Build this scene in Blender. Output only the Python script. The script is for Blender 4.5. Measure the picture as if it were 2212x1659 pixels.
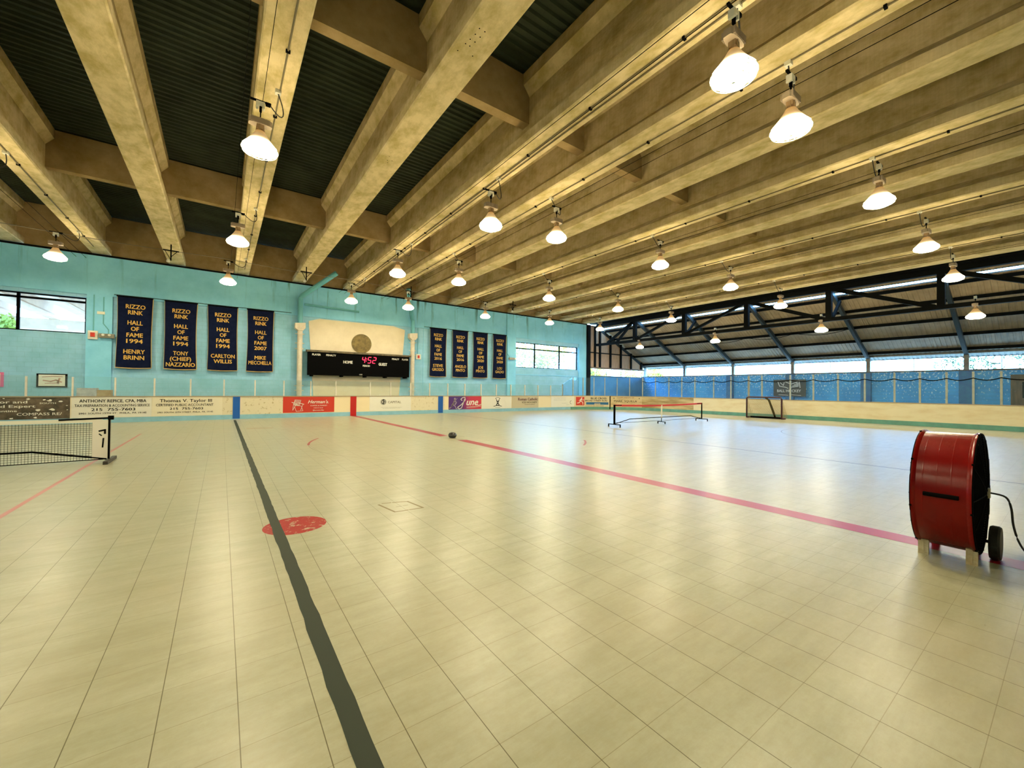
import bpy, math, random
from mathutils import Vector, Matrix
random.seed(7)
PI = math.pi
SC = bpy.context.scene
COL = SC.collection
for o in list(bpy.data.objects): bpy.data.objects.remove(o)

# ------------------------------------------------------------------ camera
EYE = 1.535                                   # camera height in metres
FPX, YAW, PITCH, ROLL = 878.03, 0.620315, 0.0126, 0.010118
def cam_axes():
    f = Vector((math.sin(YAW)*math.cos(PITCH), math.cos(YAW)*math.cos(PITCH), math.sin(PITCH)))
    r = Vector((math.cos(YAW), -math.sin(YAW), 0)); u = r.cross(f)
    r2 = math.cos(ROLL)*r + math.sin(ROLL)*u; u2 = -math.sin(ROLL)*r + math.cos(ROLL)*u
    return r2, u2, f
_r, _u, _f = cam_axes()
cd = bpy.data.cameras.new('camera'); cam = bpy.data.objects.new('camera', cd); COL.objects.link(cam)
cd.sensor_fit = 'HORIZONTAL'; cd.sensor_width = 36.0; cd.lens = FPX/2212*36.0; cd.clip_end = 400; cd.clip_start = 0.05
cam.matrix_world = Matrix(((_r.x, _u.x, -_f.x, 0), (_r.y, _u.y, -_f.y, 0), (_r.z, _u.z, -_f.z, EYE), (0, 0, 0, 1)))
SC.camera = cam

# ------------------------------------------------------------------ world, exposure, light levels
SKY = (0.24, 0.56, 1.0, 1); SKY_STRENGTH = 19.0
LAMP_COLOR = (1.0, 0.90, 0.60, 1); LAMP_STRENGTH = 175.0; SHADE_STRENGTH = 175.0
w = bpy.data.worlds.new('world'); SC.world = w; w.use_nodes = True
nt = w.node_tree; nt.nodes.clear()
bg = nt.nodes.new('ShaderNodeBackground'); ow = nt.nodes.new('ShaderNodeOutputWorld')
bg.inputs[0].default_value = SKY; bg.inputs[1].default_value = SKY_STRENGTH
nt.links.new(bg.outputs[0], ow.inputs[0])
vs = SC.view_settings
SC.display_settings.display_device = 'sRGB'
vs.view_transform = 'Standard'; vs.look = 'None'; vs.gamma = 1.0; vs.use_curve_mapping = False
vs.exposure = 0.5
sd = bpy.data.lights.new('sun', 'SUN'); sd.energy = 10.0; sd.color = (1.0, 0.93, 0.80); sd.angle = 0.01
sun = bpy.data.objects.new('sun', sd); COL.objects.link(sun)          # daylight outside, from behind and left of the hall
sun.rotation_euler = Vector((0.45, 0.55, -0.75)).to_track_quat('-Z', 'Y').to_euler()

# ------------------------------------------------------------------ mesh builder
class MB:
    def __init__(s): s.v = []; s.f = []
    def add(s, vs, fs):
        b = len(s.v); s.v += [tuple(p) for p in vs]; s.f += [tuple(i+b for i in f) for f in fs]; return s
    def box(s, x0, x1, y0, y1, z0, z1):
        if x0 > x1: x0, x1 = x1, x0
        if y0 > y1: y0, y1 = y1, y0
        if z0 > z1: z0, z1 = z1, z0
        return s.add([(x0,y0,z0),(x1,y0,z0),(x1,y1,z0),(x0,y1,z0),(x0,y0,z1),(x1,y0,z1),(x1,y1,z1),(x0,y1,z1)],
              [(3,2,1,0),(4,5,6,7),(0,1,5,4),(1,2,6,5),(2,3,7,6),(3,0,4,7)])
    def tube(s, pts, r, n=6, closed=False, cap=True):
        P = [Vector(p) for p in pts]; m = len(P); vs = []; up0 = Vector((0,0,1))
        for i, p in enumerate(P):
            if closed: t = P[(i+1) % m]-P[i-1]
            else: t = P[min(i+1, m-1)]-P[max(i-1, 0)]
            t.normalize(); up = up0 if abs(t.z) < 0.95 else Vector((0,1,0))
            a = t.cross(up).normalized(); b = a.cross(t)
            rr = r[i] if isinstance(r, (list, tuple)) else r
            for k in range(n):
                q = 2*PI*k/n + PI/n; vs.append(p + (a*math.cos(q)+b*math.sin(q))*rr)
        fs = []
        for i in range(m if closed else m-1):
            j = (i+1) % m
            for k in range(n): k2 = (k+1) % n; fs.append((i*n+k, i*n+k2, j*n+k2, j*n+k))
        if cap and not closed: fs += [tuple(range(n))[::-1], tuple((m-1)*n+k for k in range(n))]
        return s.add(vs, fs)
    def bar(s, a, b, wd, ht):                 # rectangular bar from a to b
        a, b = Vector(a), Vector(b); t = (b-a).normalized()
        up = Vector((0,0,1)) if abs(t.z) < 0.95 else Vector((0,1,0))
        x = t.cross(up).normalized()*wd/2; y = x.normalized().cross(t)*ht/2
        vs = [a-x-y, a+x-y, a+x+y, a-x+y, b-x-y, b+x-y, b+x+y, b-x+y]
        return s.add(vs, [(0,1,2,3),(7,6,5,4),(0,4,5,1),(1,5,6,2),(2,6,7,3),(3,7,4,0)])
    def lathe(s, prof, c=(0,0,0), n=24, axis='z', capa=False, capb=False):
        vs = []; m = len(prof)
        for r, h in prof:
            for k in range(n):
                q = 2*PI*k/n; a, b = r*math.cos(q), r*math.sin(q)
                p = {'z': (a, b, h), 'y': (a, h, b), 'x': (h, a, b)}[axis]
                vs.append((c[0]+p[0], c[1]+p[1], c[2]+p[2]))
        fs = [(i*n+k, i*n+(k+1) % n, (i+1)*n+(k+1) % n, (i+1)*n+k) for i in range(m-1) for k in range(n)]
        if capa: fs.append(tuple(range(n))[::-1])
        if capb: fs.append(tuple((m-1)*n+k for k in range(n)))
        return s.add(vs, fs)
    def ext(s, poly, fa, fb):                 # polygon extruded between two placements
        n = len(poly); vs = [fa(*p) for p in poly]+[fb(*p) for p in poly]
        fs = [tuple(range(n))[::-1], tuple(n+k for k in range(n))]+[(k, (k+1) % n, n+(k+1) % n, n+k) for k in range(n)]
        return s.add(vs, fs)
    def build(s, name, m, parent=None, smooth=False, weld=False):
        me = bpy.data.meshes.new(name); loc = Vector((0,0,0))
        if parent: loc = WL[parent.name]
        me.from_pydata([(p[0]-loc.x, p[1]-loc.y, p[2]-loc.z) for p in s.v], [], s.f); me.update()
        if smooth: me.polygons.foreach_set('use_smooth', [True]*len(me.polygons))
        me.materials.append(m)
        o = bpy.data.objects.new(name, me); COL.objects.link(o)
        if parent: o.parent = parent
        WL[o.name] = loc.copy()
        return o
WL = {}                                       # world location of every object that may be a parent
def tag(o, label=None, cat=None, group=None, kind=None):
    if label: o['label'] = label
    if cat: o['category'] = cat
    if group: o['group'] = group
    if kind: o['kind'] = kind
    return o
def thing(name, label, cat, loc=(0,0,0), group=None):
    o = bpy.data.objects.new(name, None); o.empty_display_size = 0.1; COL.objects.link(o); o.location = loc
    WL[o.name] = Vector(loc); return tag(o, label, cat, group)
def dup(root, loc, label, group=None):
    r = root.copy(); COL.objects.link(r); r.location = loc; WL[r.name] = Vector(loc); r['label'] = label
    if group: r['group'] = group
    for ch in list(root.children):
        c = ch.copy(); COL.objects.link(c); c.parent = r
        for g in list(ch.children):
            d = g.copy(); COL.objects.link(d); d.parent = c
    return r
ORD = ['first','second','third','fourth','fifth','sixth','seventh','eighth','ninth','tenth','eleventh','twelfth','thirteenth','fourteenth','fifteenth','sixteenth']

# ------------------------------------------------------------------ materials
def M(name, col, rough=0.7, metal=0.0, col2=None, scale=3.0, stretch=(1,1,1), bump=0.0, bscale=None, spec=0.5, lo=0.35, hi=0.65, detail=5):
    m = bpy.data.materials.new(name); m.use_nodes = True; t = m.node_tree; b = t.nodes['Principled BSDF']
    b.inputs['Roughness'].default_value = rough; b.inputs['Metallic'].default_value = metal
    b.inputs['Specular IOR Level'].default_value = spec
    b.inputs['Base Color'].default_value = (*col, 1)
    if col2 or bump:
        tc = t.nodes.new('ShaderNodeTexCoord'); mp = t.nodes.new('ShaderNodeMapping'); mp.inputs['Scale'].default_value = stretch
        t.links.new(tc.outputs['Object'], mp.inputs['Vector'])
    if col2:
        n = t.nodes.new('ShaderNodeTexNoise'); n.inputs['Scale'].default_value = scale; n.inputs['Detail'].default_value = detail; n.inputs['Roughness'].default_value = 0.65
        t.links.new(mp.outputs[0], n.inputs['Vector'])
        r = t.nodes.new('ShaderNodeValToRGB'); r.color_ramp.elements[0].position = lo; r.color_ramp.elements[1].position = hi
        r.color_ramp.elements[0].color = (*col2, 1); r.color_ramp.elements[1].color = (*col, 1)
        t.links.new(n.outputs['Fac'], r.inputs['Fac']); t.links.new(r.outputs['Color'], b.inputs['Base Color'])
    if bump:
        n2 = t.nodes.new('ShaderNodeTexNoise'); n2.inputs['Scale'].default_value = bscale or scale*4; n2.inputs['Detail'].default_value = 4
        t.links.new(mp.outputs[0], n2.inputs['Vector'])
        bp = t.nodes.new('ShaderNodeBump'); bp.inputs['Strength'].default_value = bump; bp.inputs['Distance'].default_value = 0.02
        t.links.new(n2.outputs['Fac'], bp.inputs['Height']); t.links.new(bp.outputs[0], b.inputs['Normal'])
    return m
class NT:                                     # small helper for node maths
    def __init__(s, m): s.t = m.node_tree; s.b = s.t.nodes['Principled BSDF']
    def n(s, typ, **kw):
        x = s.t.nodes.new(typ)
        for k, v in kw.items(): setattr(x, k, v)
        return x
    def l(s, a, b): s.t.links.new(a, b)
    def math(s, op, a, b=None, c=None):
        x = s.n('ShaderNodeMath', operation=op)
        for i, v in enumerate((a, b, c)):
            if v is None: continue
            if isinstance(v, (int, float)): x.inputs[i].default_value = v
            else: s.l(v, x.inputs[i])
        return x.outputs[0]
    def mix(s, f, a, b):
        x = s.n('ShaderNodeMix', data_type='RGBA')
        for i, v in ((0, f), (6, a), (7, b)):
            if isinstance(v, tuple): x.inputs[i].default_value = (*v, 1) if len(v) == 3 else v
            elif isinstance(v, (int, float)): x.inputs[i].default_value = v
            else: s.l(v, x.inputs[i])
        return x.outputs[2]
    def noise(s, vec, scale, detail=4, rough=0.6):
        x = s.n('ShaderNodeTexNoise'); x.inputs['Scale'].default_value = scale; x.inputs['Detail'].default_value = detail; x.inputs['Roughness'].default_value = rough
        s.l(vec, x.inputs['Vector']); return x.outputs['Fac']
    def coords(s, scale=(1,1,1)):
        tc = s.n('ShaderNodeTexCoord'); mp = s.n('ShaderNodeMapping'); mp.inputs['Scale'].default_value = scale
        s.l(tc.outputs['Object'], mp.inputs['Vector']); return mp.outputs[0]
    def ramp(s, f, p0, p1, c0=(0,0,0), c1=(1,1,1)):
        r = s.n('ShaderNodeValToRGB'); r.color_ramp.elements[0].position = p0; r.color_ramp.elements[1].position = p1
        r.color_ramp.elements[0].color = (*c0, 1); r.color_ramp.elements[1].color = (*c1, 1)
        s.l(f, r.inputs[0]); return r.outputs[0]
def emis(name, col, strength):
    m = bpy.data.materials.new(name); m.use_nodes = True; b = m.node_tree.nodes['Principled BSDF']
    b.inputs['Base Color'].default_value = (0,0,0,1); b.inputs['Emission Color'].default_value = (*col[:3], 1); b.inputs['Emission Strength'].default_value = strength
    return m

def floor_material():
    m = M('sport_tile_floor', (0.6,0.58,0.42), 0.3, spec=0.32); k = NT(m)
    P = k.coords(); sx = k.n('ShaderNodeSeparateXYZ'); k.l(P, sx.inputs[0])
    def line(c, off, wdt):
        a = k.math('DIVIDE', k.math('SUBTRACT', c, off), 0.3048); f = k.math('FRACT', a)
        d = k.math('MINIMUM', f, k.math('SUBTRACT', 1.0, f)); return k.math('LESS_THAN', d, wdt/0.3048/2)
    lb = line(sx.outputs[0], 0.393-3.048*20, 0.0042); la = line(sx.outputs[1], 1.4675-3.048*20, 0.0030)
    P2 = k.coords((0.55, 2.6, 1)); n1 = k.noise(P2, 2.2, 7, 0.72); n2 = k.noise(P, 16.0, 6, 0.8); n3 = k.noise(k.coords((1,1,1)), 0.45, 3)
    base = k.mix(k.ramp(n1, 0.34, 0.66), (0.30,0.295,0.20), (0.385,0.385,0.285))
    base = k.mix(k.math('MULTIPLY', k.ramp(n2, 0.42, 0.70), 0.35), base, (0.27,0.25,0.13))
    base = k.mix(k.math('MULTIPLY', k.ramp(n3, 0.4, 0.62), 0.30), base, (0.39,0.33,0.23))
    n4 = k.noise(k.coords((1.2, 5, 1)), 3.3, 3, 0.5)
    base = k.mix(k.math('MULTIPLY', k.ramp(n4, 0.74, 0.80), 0.45), base, (0.17,0.14,0.06))
    base = k.mix(k.math('MULTIPLY', lb, 0.85), base, (0.07,0.055,0.015))
    base = k.mix(k.math('MULTIPLY', la, 0.50), base, (0.12,0.095,0.03))
    k.l(base, k.b.inputs['Base Color'])
    rg = k.ramp(k.noise(P, 5.0, 4), 0.3, 0.7, (0.285,)*3, (0.335,)*3); k.l(rg, k.b.inputs['Roughness'])
    bp = k.n('ShaderNodeBump'); bp.inputs['Strength'].default_value = 0.03; bp.inputs['Distance'].default_value = 0.005
    k.l(k.noise(k.coords((1,1.6,1)), 9.0, 3), bp.inputs['Height']); k.l(bp.outputs[0], k.b.inputs['Normal'])
    return m
def paint_material(name, col, wear, rough=0.35, wcol=None, scale=9):
    m = M(name, col, rough, spec=0.15); k = NT(m); P = k.coords()
    n = k.noise(P, scale, 8, 0.75)
    if wcol:
        k.l(k.mix(k.ramp(n, wear, wear+0.03), col, wcol), k.b.inputs['Base Color'])
    else: k.l(k.mix(k.ramp(n, 0.35, 0.7), col, tuple(min(1, c*1.5+0.03) for c in col)), k.b.inputs['Base Color'])
    return m
def block_wall_material():
    m = M('teal_painted_block', (0.10,0.36,0.40), 0.6, spec=0.2); k = NT(m)
    P = k.coords(); sx = k.n('ShaderNodeSeparateXYZ'); k.l(P, sx.inputs[0])
    cb = k.n('ShaderNodeCombineXYZ'); k.l(sx.outputs[0], cb.inputs[0]); k.l(sx.outputs[2], cb.inputs[1])
    br = k.n('ShaderNodeTexBrick'); br.inputs['Scale'].default_value = 1.0; br.inputs['Brick Width'].default_value = 0.406; br.inputs['Row Height'].default_value = 0.203
    br.inputs['Mortar Size'].default_value = 0.008; br.inputs['Mortar Smooth'].default_value = 0.4
    br.inputs['Color1'].default_value = (1,1,1,1); br.inputs['Color2'].default_value = (0.9,0.9,0.9,1); br.inputs['Mortar'].default_value = (0.55,0.55,0.55,1)
    k.l(cb.outputs[0], br.inputs['Vector'])
    n = k.noise(P, 1.3, 6); c = k.mix(k.ramp(n, 0.35, 0.65), (0.25,0.54,0.72), (0.33,0.62,0.84))
    mx = k.n('ShaderNodeMix', data_type='RGBA', blend_type='MULTIPLY'); mx.inputs[0].default_value = 0.32
    k.l(c, mx.inputs[6]); k.l(br.outputs['Color'], mx.inputs[7]); k.l(mx.outputs[2], k.b.inputs['Base Color'])
    bp = k.n('ShaderNodeBump'); bp.inputs['Strength'].default_value = 0.35; bp.inputs['Distance'].default_value = 0.01
    k.l(br.outputs['Color'], bp.inputs['Height']); k.l(bp.outputs[0], k.b.inputs['Normal'])
    return m
def lintel_material():
    m = M('teal_painted_concrete', (0.10,0.36,0.42), 0.6, spec=0.2); k = NT(m)
    P = k.coords(); sx = k.n('ShaderNodeSeparateXYZ'); k.l(P, sx.inputs[0])
    n = k.noise(P, 0.8, 7, 0.7); c = k.mix(k.ramp(n, 0.35, 0.65), (0.22,0.58,0.82), (0.28,0.68,0.92))
    st = k.noise(k.coords((2.2, 1, 0.12)), 1.6, 6, 0.7)
    hz = k.n('ShaderNodeMapRange'); hz.inputs[1].default_value = 5.2; hz.inputs[2].default_value = 7.15; k.l(sx.outputs[2], hz.inputs[0])
    f = k.math('MULTIPLY', k.ramp(st, 0.56, 0.68), hz.outputs[0])
    pk = k.n('ShaderNodeMapRange'); pk.inputs[1].default_value = 1.5; pk.inputs[2].default_value = 4.5; k.l(sx.outputs[0], pk.inputs[0])
    f = k.math('MULTIPLY', f, k.math('ADD', 0.30, k.math('MULTIPLY', pk.outputs[0], 0.65)))
    k.l(k.mix(f, c, (0.02,0.05,0.03)), k.b.inputs['Base Color'])
    fz = k.math('LESS_THAN', k.math('ABSOLUTE', k.math('SUBTRACT', sx.outputs[2], 6.35)), 0.012)
    bp = k.n('ShaderNodeBump'); bp.inputs['Strength'].default_value = 0.4; bp.inputs['Distance'].default_value = 0.02; bp.invert = True
    k.l(fz, bp.inputs['Height']); k.l(bp.outputs[0], k.b.inputs['Normal'])
    return m
def knee_wall_material():
    m = M('blue_chipped_block', (0.05,0.28,0.52), 0.5); k = NT(m); P = k.coords(); sx = k.n('ShaderNodeSeparateXYZ'); k.l(P, sx.inputs[0])
    c = k.mix(k.ramp(k.noise(P, 0.7, 6), 0.35, 0.65), (0.035,0.27,0.68), (0.07,0.42,0.88))
    ch = k.noise(k.coords((1, 1.7, 1.2)), 6.5, 3, 0.5)
    hz = k.n('ShaderNodeMapRange'); hz.inputs[1].default_value = 1.0; hz.inputs[2].default_value = 2.8; hz.inputs[3].default_value = -0.06; hz.inputs[4].default_value = 0.05; k.l(sx.outputs[2], hz.inputs[0])
    f = k.ramp(k.math('ADD', ch, hz.outputs[0]), 0.60, 0.64)
    c = k.mix(f, c, (0.62,0.78,0.90))
    row = k.math('LESS_THAN', k.math('FRACT', k.math('DIVIDE', sx.outputs[2], 0.203)), 0.07)
    k.l(k.mix(k.math('MULTIPLY', row, 0.4), c, (0.02,0.10,0.2)), k.b.inputs['Base Color']); return m
def glass_material(name, tint=(0.90,0.97,0.97), haze=0.04, refl=0.75):
    m = bpy.data.materials.new(name); m.use_nodes = True; t = m.node_tree; t.nodes.clear()
    o = t.nodes.new('ShaderNodeOutputMaterial'); tr = t.nodes.new('ShaderNodeBsdfTransparent'); gl = t.nodes.new('ShaderNodeBsdfGlossy'); df = t.nodes.new('ShaderNodeBsdfDiffuse')
    tr.inputs[0].default_value = (*tint, 1); gl.inputs['Roughness'].default_value = 0.03; df.inputs[0].default_value = (0.75,0.85,0.88,1)
    fr = t.nodes.new('ShaderNodeFresnel'); fr.inputs[0].default_value = 1.35
    mu = t.nodes.new('ShaderNodeMath'); mu.operation = 'MULTIPLY'; mu.inputs[1].default_value = refl; t.links.new(fr.outputs[0], mu.inputs[0])
    a = t.nodes.new('ShaderNodeMixShader'); b = t.nodes.new('ShaderNodeMixShader'); b.inputs[0].default_value = haze
    t.links.new(mu.outputs[0], a.inputs[0]); t.links.new(tr.outputs[0], a.inputs[1]); t.links.new(gl.outputs[0], a.inputs[2])
    t.links.new(a.outputs[0], b.inputs[1]); t.links.new(df.outputs[0], b.inputs[2]); t.links.new(b.outputs[0], o.inputs[0]); return m

CONC = M('cast_concrete', (0.74,0.61,0.38), 0.85, 0, (0.47,0.38,0.17), 3.2, (1,0.6,1), 0.35, 18, 0.0, 0.34, 0.60, 10)
def stain_and_shade_webs(m):                            # water streaks, plus brown darkening of upright faces that stands in for shade
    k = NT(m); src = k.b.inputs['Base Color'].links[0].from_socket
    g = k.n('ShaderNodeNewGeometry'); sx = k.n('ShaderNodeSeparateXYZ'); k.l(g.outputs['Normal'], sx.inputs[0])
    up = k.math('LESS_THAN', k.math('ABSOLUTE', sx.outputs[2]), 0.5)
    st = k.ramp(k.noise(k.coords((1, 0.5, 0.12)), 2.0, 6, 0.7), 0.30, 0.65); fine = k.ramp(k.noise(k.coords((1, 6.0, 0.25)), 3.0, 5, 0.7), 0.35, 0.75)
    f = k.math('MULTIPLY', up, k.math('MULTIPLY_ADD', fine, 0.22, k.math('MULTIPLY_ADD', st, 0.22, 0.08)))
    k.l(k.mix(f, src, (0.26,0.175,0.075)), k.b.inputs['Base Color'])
stain_and_shade_webs(CONC)
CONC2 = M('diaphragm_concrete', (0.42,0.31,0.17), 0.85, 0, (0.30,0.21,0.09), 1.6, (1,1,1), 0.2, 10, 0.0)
CONC_OUT = M('sun_tinted_concrete', (0.72,0.46,0.30), 0.85, 0, (0.58,0.37,0.25), 0.8, (1,1,1))  # warm pinkish tint stands in for sunlight on the concrete outside
DECK = M('corrugated_deck', (0.036,0.048,0.030), 0.6, 0, (0.020,0.026,0.015), 0.9, (1,1,1), 0, None, 0.15)
FLOOR = floor_material()
BLOCK = block_wall_material(); LINTEL = lintel_material(); KNEE = knee_wall_material()
GLASS = glass_material('shield_glass', (0.93,0.975,0.97), 0.04); GLASS_B = glass_material('blue_tinted_glass', (0.78,0.91,1.0), 0.025, 0.9)
WGLASS = glass_material('window_glass', (0.96,0.98,0.98), 0.02, 0.5)
CREAM = M('cream_board', (0.74,0.66,0.46), 0.4, 0, (0.66,0.54,0.33), 2.2, (0.5,0.5,2), 0, None, 0.5, 0.3, 0.55)
OLDB = M('worn_board', (0.70,0.63,0.46), 0.5, 0, (0.48,0.39,0.22), 7, (1,1,1), 0, None, 0.3, 0.36, 0.44, 9)
DIRTY = M('dirty_board', (0.58,0.46,0.24), 0.5, 0, (0.30,0.20,0.07), 1.6, (0.4,0.4,3), 0, None, 0.4, 0.36, 0.60, 8)
KICKB = M('light_blue_kickplate', (0.26,0.52,0.66), 0.4, 0, (0.22,0.44,0.56), 2, (1,1,1))
KICKG = M('green_kickplate', (0.13,0.36,0.30), 0.4, 0, (0.10,0.26,0.22), 2, (1,1,1))
STEELW = M('pale_post', (0.72,0.68,0.60), 0.45, 0.0, (0.6,0.55,0.46), 3); STEELG = M('greyish_post', (0.40,0.43,0.38), 0.45, 0.0, (0.3,0.31,0.26), 3)
BLACKST = M('black_steel', (0.004,0.0045,0.0045), 0.7, spec=0.08); DARKST = M('dark_green_steel', (0.018,0.024,0.024), 0.5, 0.0, spec=0.3)
GREYST = M('weathered_steel', (0.20,0.21,0.20), 0.5, 0.3, (0.12,0.10,0.08), 3)
ROOFM = M('roof_sheet', (0.42,0.33,0.22), 0.55, 0, (0.30,0.23,0.15), 1.2, (1,1,1), 0)
WHITE = M('white_enamel', (0.75,0.72,0.62), 0.5); PIPEW = M('white_painted_pipe', (0.72,0.66,0.54), 0.5, 0, (0.55,0.47,0.36), 2)
TEALP = M('teal_painted_pipe', (0.12,0.42,0.52), 0.45)
NAVY = M('navy_cloth', (0.008,0.012,0.036), 0.9, 0, (0.005,0.008,0.028), 5, (1,1,1), 0, None, 0.05); GOLD = M('gold_lettering', (0.66,0.40,0.09), 0.7); TRIMG = M('gold_edging', (0.45,0.33,0.14), 0.8)
INK = M('black_ink', (0.006,0.006,0.006), 0.7, spec=0.1); SIGNW = M('cream_sign', (0.76,0.70,0.54), 0.4); SIGNW2 = M('white_sign', (0.74,0.72,0.64), 0.35)
WPAINT = M('white_sign_ink', (0.78,0.76,0.68), 0.5); REDP = M('red_sign', (0.55,0.035,0.018), 0.35); BLUEP = M('blue_stripe_paint', (0.006,0.10,0.42), 0.35); REDS = M('red_stripe_paint', (0.45,0.008,0.008), 0.35)
BLK = M('matte_black', (0.0025,0.0025,0.0025), 0.8, spec=0.03); RUBBER = M('black_rubber', (0.012,0.012,0.012), 0.7)

# ------------------------------------------------------------------ text
_tc = {}
def text2d(body, bold=0.0, shear=0.0):
    key = (body, bold, shear)
    if key in _tc: return _tc[key]
    cu = bpy.data.curves.new('t', 'FONT'); cu.body = body; cu.size = 1.0; cu.resolution_u = 2; cu.offset = bold; cu.shear = shear
    cu.align_x = 'CENTER'; cu.fill_mode = 'BOTH'
    ob = bpy.data.objects.new('t', cu); COL.objects.link(ob)
    bpy.context.view_layer.update(); dg = bpy.context.evaluated_depsgraph_get(); ev = ob.evaluated_get(dg); me = ev.to_mesh()
    V = [(p.co.x, p.co.y) for p in me.vertices]; F = [tuple(p.vertices) for p in me.polygons]
    ev.to_mesh_clear(); bpy.data.objects.remove(ob); bpy.data.curves.remove(cu)
    _tc[key] = (V, F); return V, F
def put_text(mb, body, u, v, h, mapf, width=None, bold=0.02, shear=0.0, maxw=None):
    """centre u, baseline v, cap height h; mapf turns sign coordinates into the place"""
    V, F = text2d(body, 0.0, shear); s = h/0.70
    x0 = min(p[0] for p in V); x1 = max(p[0] for p in V); sx = s
    if width: sx = width/(x1-x0)
    elif maxw and (x1-x0)*s > maxw: sx = maxw/(x1-x0)
    c = (x0+x1)/2
    for k, (dx, dy) in enumerate(((0, 0),) if bold <= 0 else ((-bold*0.6, 0), (bold*0.6, 0), (0, bold*0.35), (0, -bold*0.35))):
        Q = []
        for p in V:                            # each pass stands a hair nearer the room, so the strokes thicken cleanly
            q = mapf(u+(p[0]-c+dx)*sx, v+(p[1]+dy)*s); d = math.hypot(q[0]-5, q[1]-10); Q.append((q[0]-(q[0]-5)/d*0.0012*k, q[1]-(q[1]-10)/d*0.0012*k, q[2]))
        mb.add(Q, F)
def stroke(mb, pts, wd, mapf, closed=False):
    pts = list(pts)
    if closed: pts.append(pts[0])
    for a, b in zip(pts[:-1], pts[1:]):
        dx, dy = b[0]-a[0], b[1]-a[1]; L = math.hypot(dx, dy) or 1; nx, ny = -dy/L*wd/2, dx/L*wd/2; ex, ey = dx/L*wd*0.4, dy/L*wd*0.4
        mb.add([mapf(a[0]+nx-ex, a[1]+ny-ey), mapf(a[0]-nx-ex, a[1]-ny-ey), mapf(b[0]-nx+ex, b[1]-ny+ey), mapf(b[0]+nx+ex, b[1]+ny+ey)], [(0,1,2,3)])
def poly(mb, pts, mapf): mb.add([mapf(*p) for p in pts], [tuple(range(len(pts)))])
def arc(cx, cy, r, a0, a1, n, ry=None):
    return [(cx+r*math.cos(math.radians(a0+(a1-a0)*i/n)), cy+(ry or r)*math.sin(math.radians(a0+(a1-a0)*i/n))) for i in range(n+1)]

# ------------------------------------------------------------------ rink outline
YD, XE, RR, XL = 23.0, 26.5, 5.0, -14.0       # far boards, end boards, corner radius, left end of what is built
S1 = XE-RR-XL; S2 = S1+RR*PI/2; S3 = S2+(YD-RR)+0.5
def bp_(s, z=0.0, off=0.0):
    if s < S1: return (XL+s, YD-off, z)
    if s < S2:
        a = (s-S1)/RR; return (XE-RR+(RR-off)*math.sin(a), YD-RR+(RR-off)*math.cos(a), z)
    return (XE-off, YD-RR-(s-S2), z)
def ribbon(mb, s0, s1, z0, z1, o0, o1):
    """solid strip following the boards, between offsets o0 (back) and o1 (front)"""
    n = max(1, int((min(s1, S2+0.01)-max(s0, S1))/0.35)) if (s1 > S1 and s0 < S2) else 1
    if s0 < S2 and s1 > S1: ss = sorted(set([s0, s1]+[max(s0, S1)+(min(s1, S2)-max(s0, S1))*i/n for i in range(n+1)]))
    else: ss = [s0, s1]
    vs = []
    for s in ss: vs += [bp_(s, z0, o0), bp_(s, z0, o1), bp_(s, z1, o1), bp_(s, z1, o0)]
    fs = [(3,2,1,0)]; m = len(ss)
    for i in range(m-1):
        for k in range(4): fs.append((i*4+k, i*4+(k+1) % 4, i*4+4+(k+1) % 4, i*4+4+k))
    fs.append(tuple((m-1)*4+k for k in range(4)))
    mb.add(vs, fs)

# ================================================================== STRUCTURE
fl = MB().box(-16, 34.2, -6, 25.0, -0.2, 0.0).build('floor', FLOOR); tag(fl, kind='structure')
gr = MB().box(-60, 120, -60, 120, -0.5, -0.21).build('ground', M('pale_paving', (0.42,0.40,0.34), 0.9, 0, (0.3,0.3,0.24), 0.4)); tag(gr, kind='structure')

# far wall with two window openings
WY0, WY1 = 24.8, 25.1
wb = MB()
wb.box(-16, 25.45, WY0, WY1, 0, 3.19)
wb.box(-16, -12, WY0, WY1, 3.19, 5.42); wb.box(-12, -4.78, WY0, WY1, 3.19, 3.72); wb.box(-12, -4.78, WY0, WY1, 5.27, 5.42)
wb.box(-4.78, 18.0, WY0, WY1, 3.19, 5.42); wb.box(18.0, 24.56, WY0, WY1, 5.12, 5.42); wb.box(24.56, 25.45, WY0, WY1, 3.19, 5.42)
wall = wb.build('wall_back', BLOCK); tag(wall, kind='structure')
li = MB().box(-16, 25.5, 24.74, 25.1, 5.42, 7.13)
li.box(7.5, 7.52, 24.735, 24.75, 5.42, 7.1); li.box(13.2, 13.215, 24.735, 24.75, 5.42, 7.1); li.box(-2.6, -2.585, 24.735, 24.75, 5.42, 7.1)
tag(li.build('lintel_beam', LINTEL, wall), kind='structure')
pl = MB(); pl.box(-4.75, -3.95, 24.70, WY0, 0, 5.42).box(17.2, 17.98, 24.70, WY0, 0, 5.42).box(24.6, 25.47, 24.70, WY0, 0, 5.42).box(3.0, 3.02, 24.785, 24.8, 0, 5.4).box(10.6, 10.62, 24.785, 24.8, 0, 5.4)
pl.box(18.0, 24.6, 24.765, WY0, 2.62, 2.68)
pl.build('pilaster', LINTEL, wall)
MB().box(-16, 25.6, 24.70, 25.1, 7.13, 7.2).build('wall_top_shadow', BLK, wall)  # black strip standing in for the shadow line along the wall top
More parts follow.
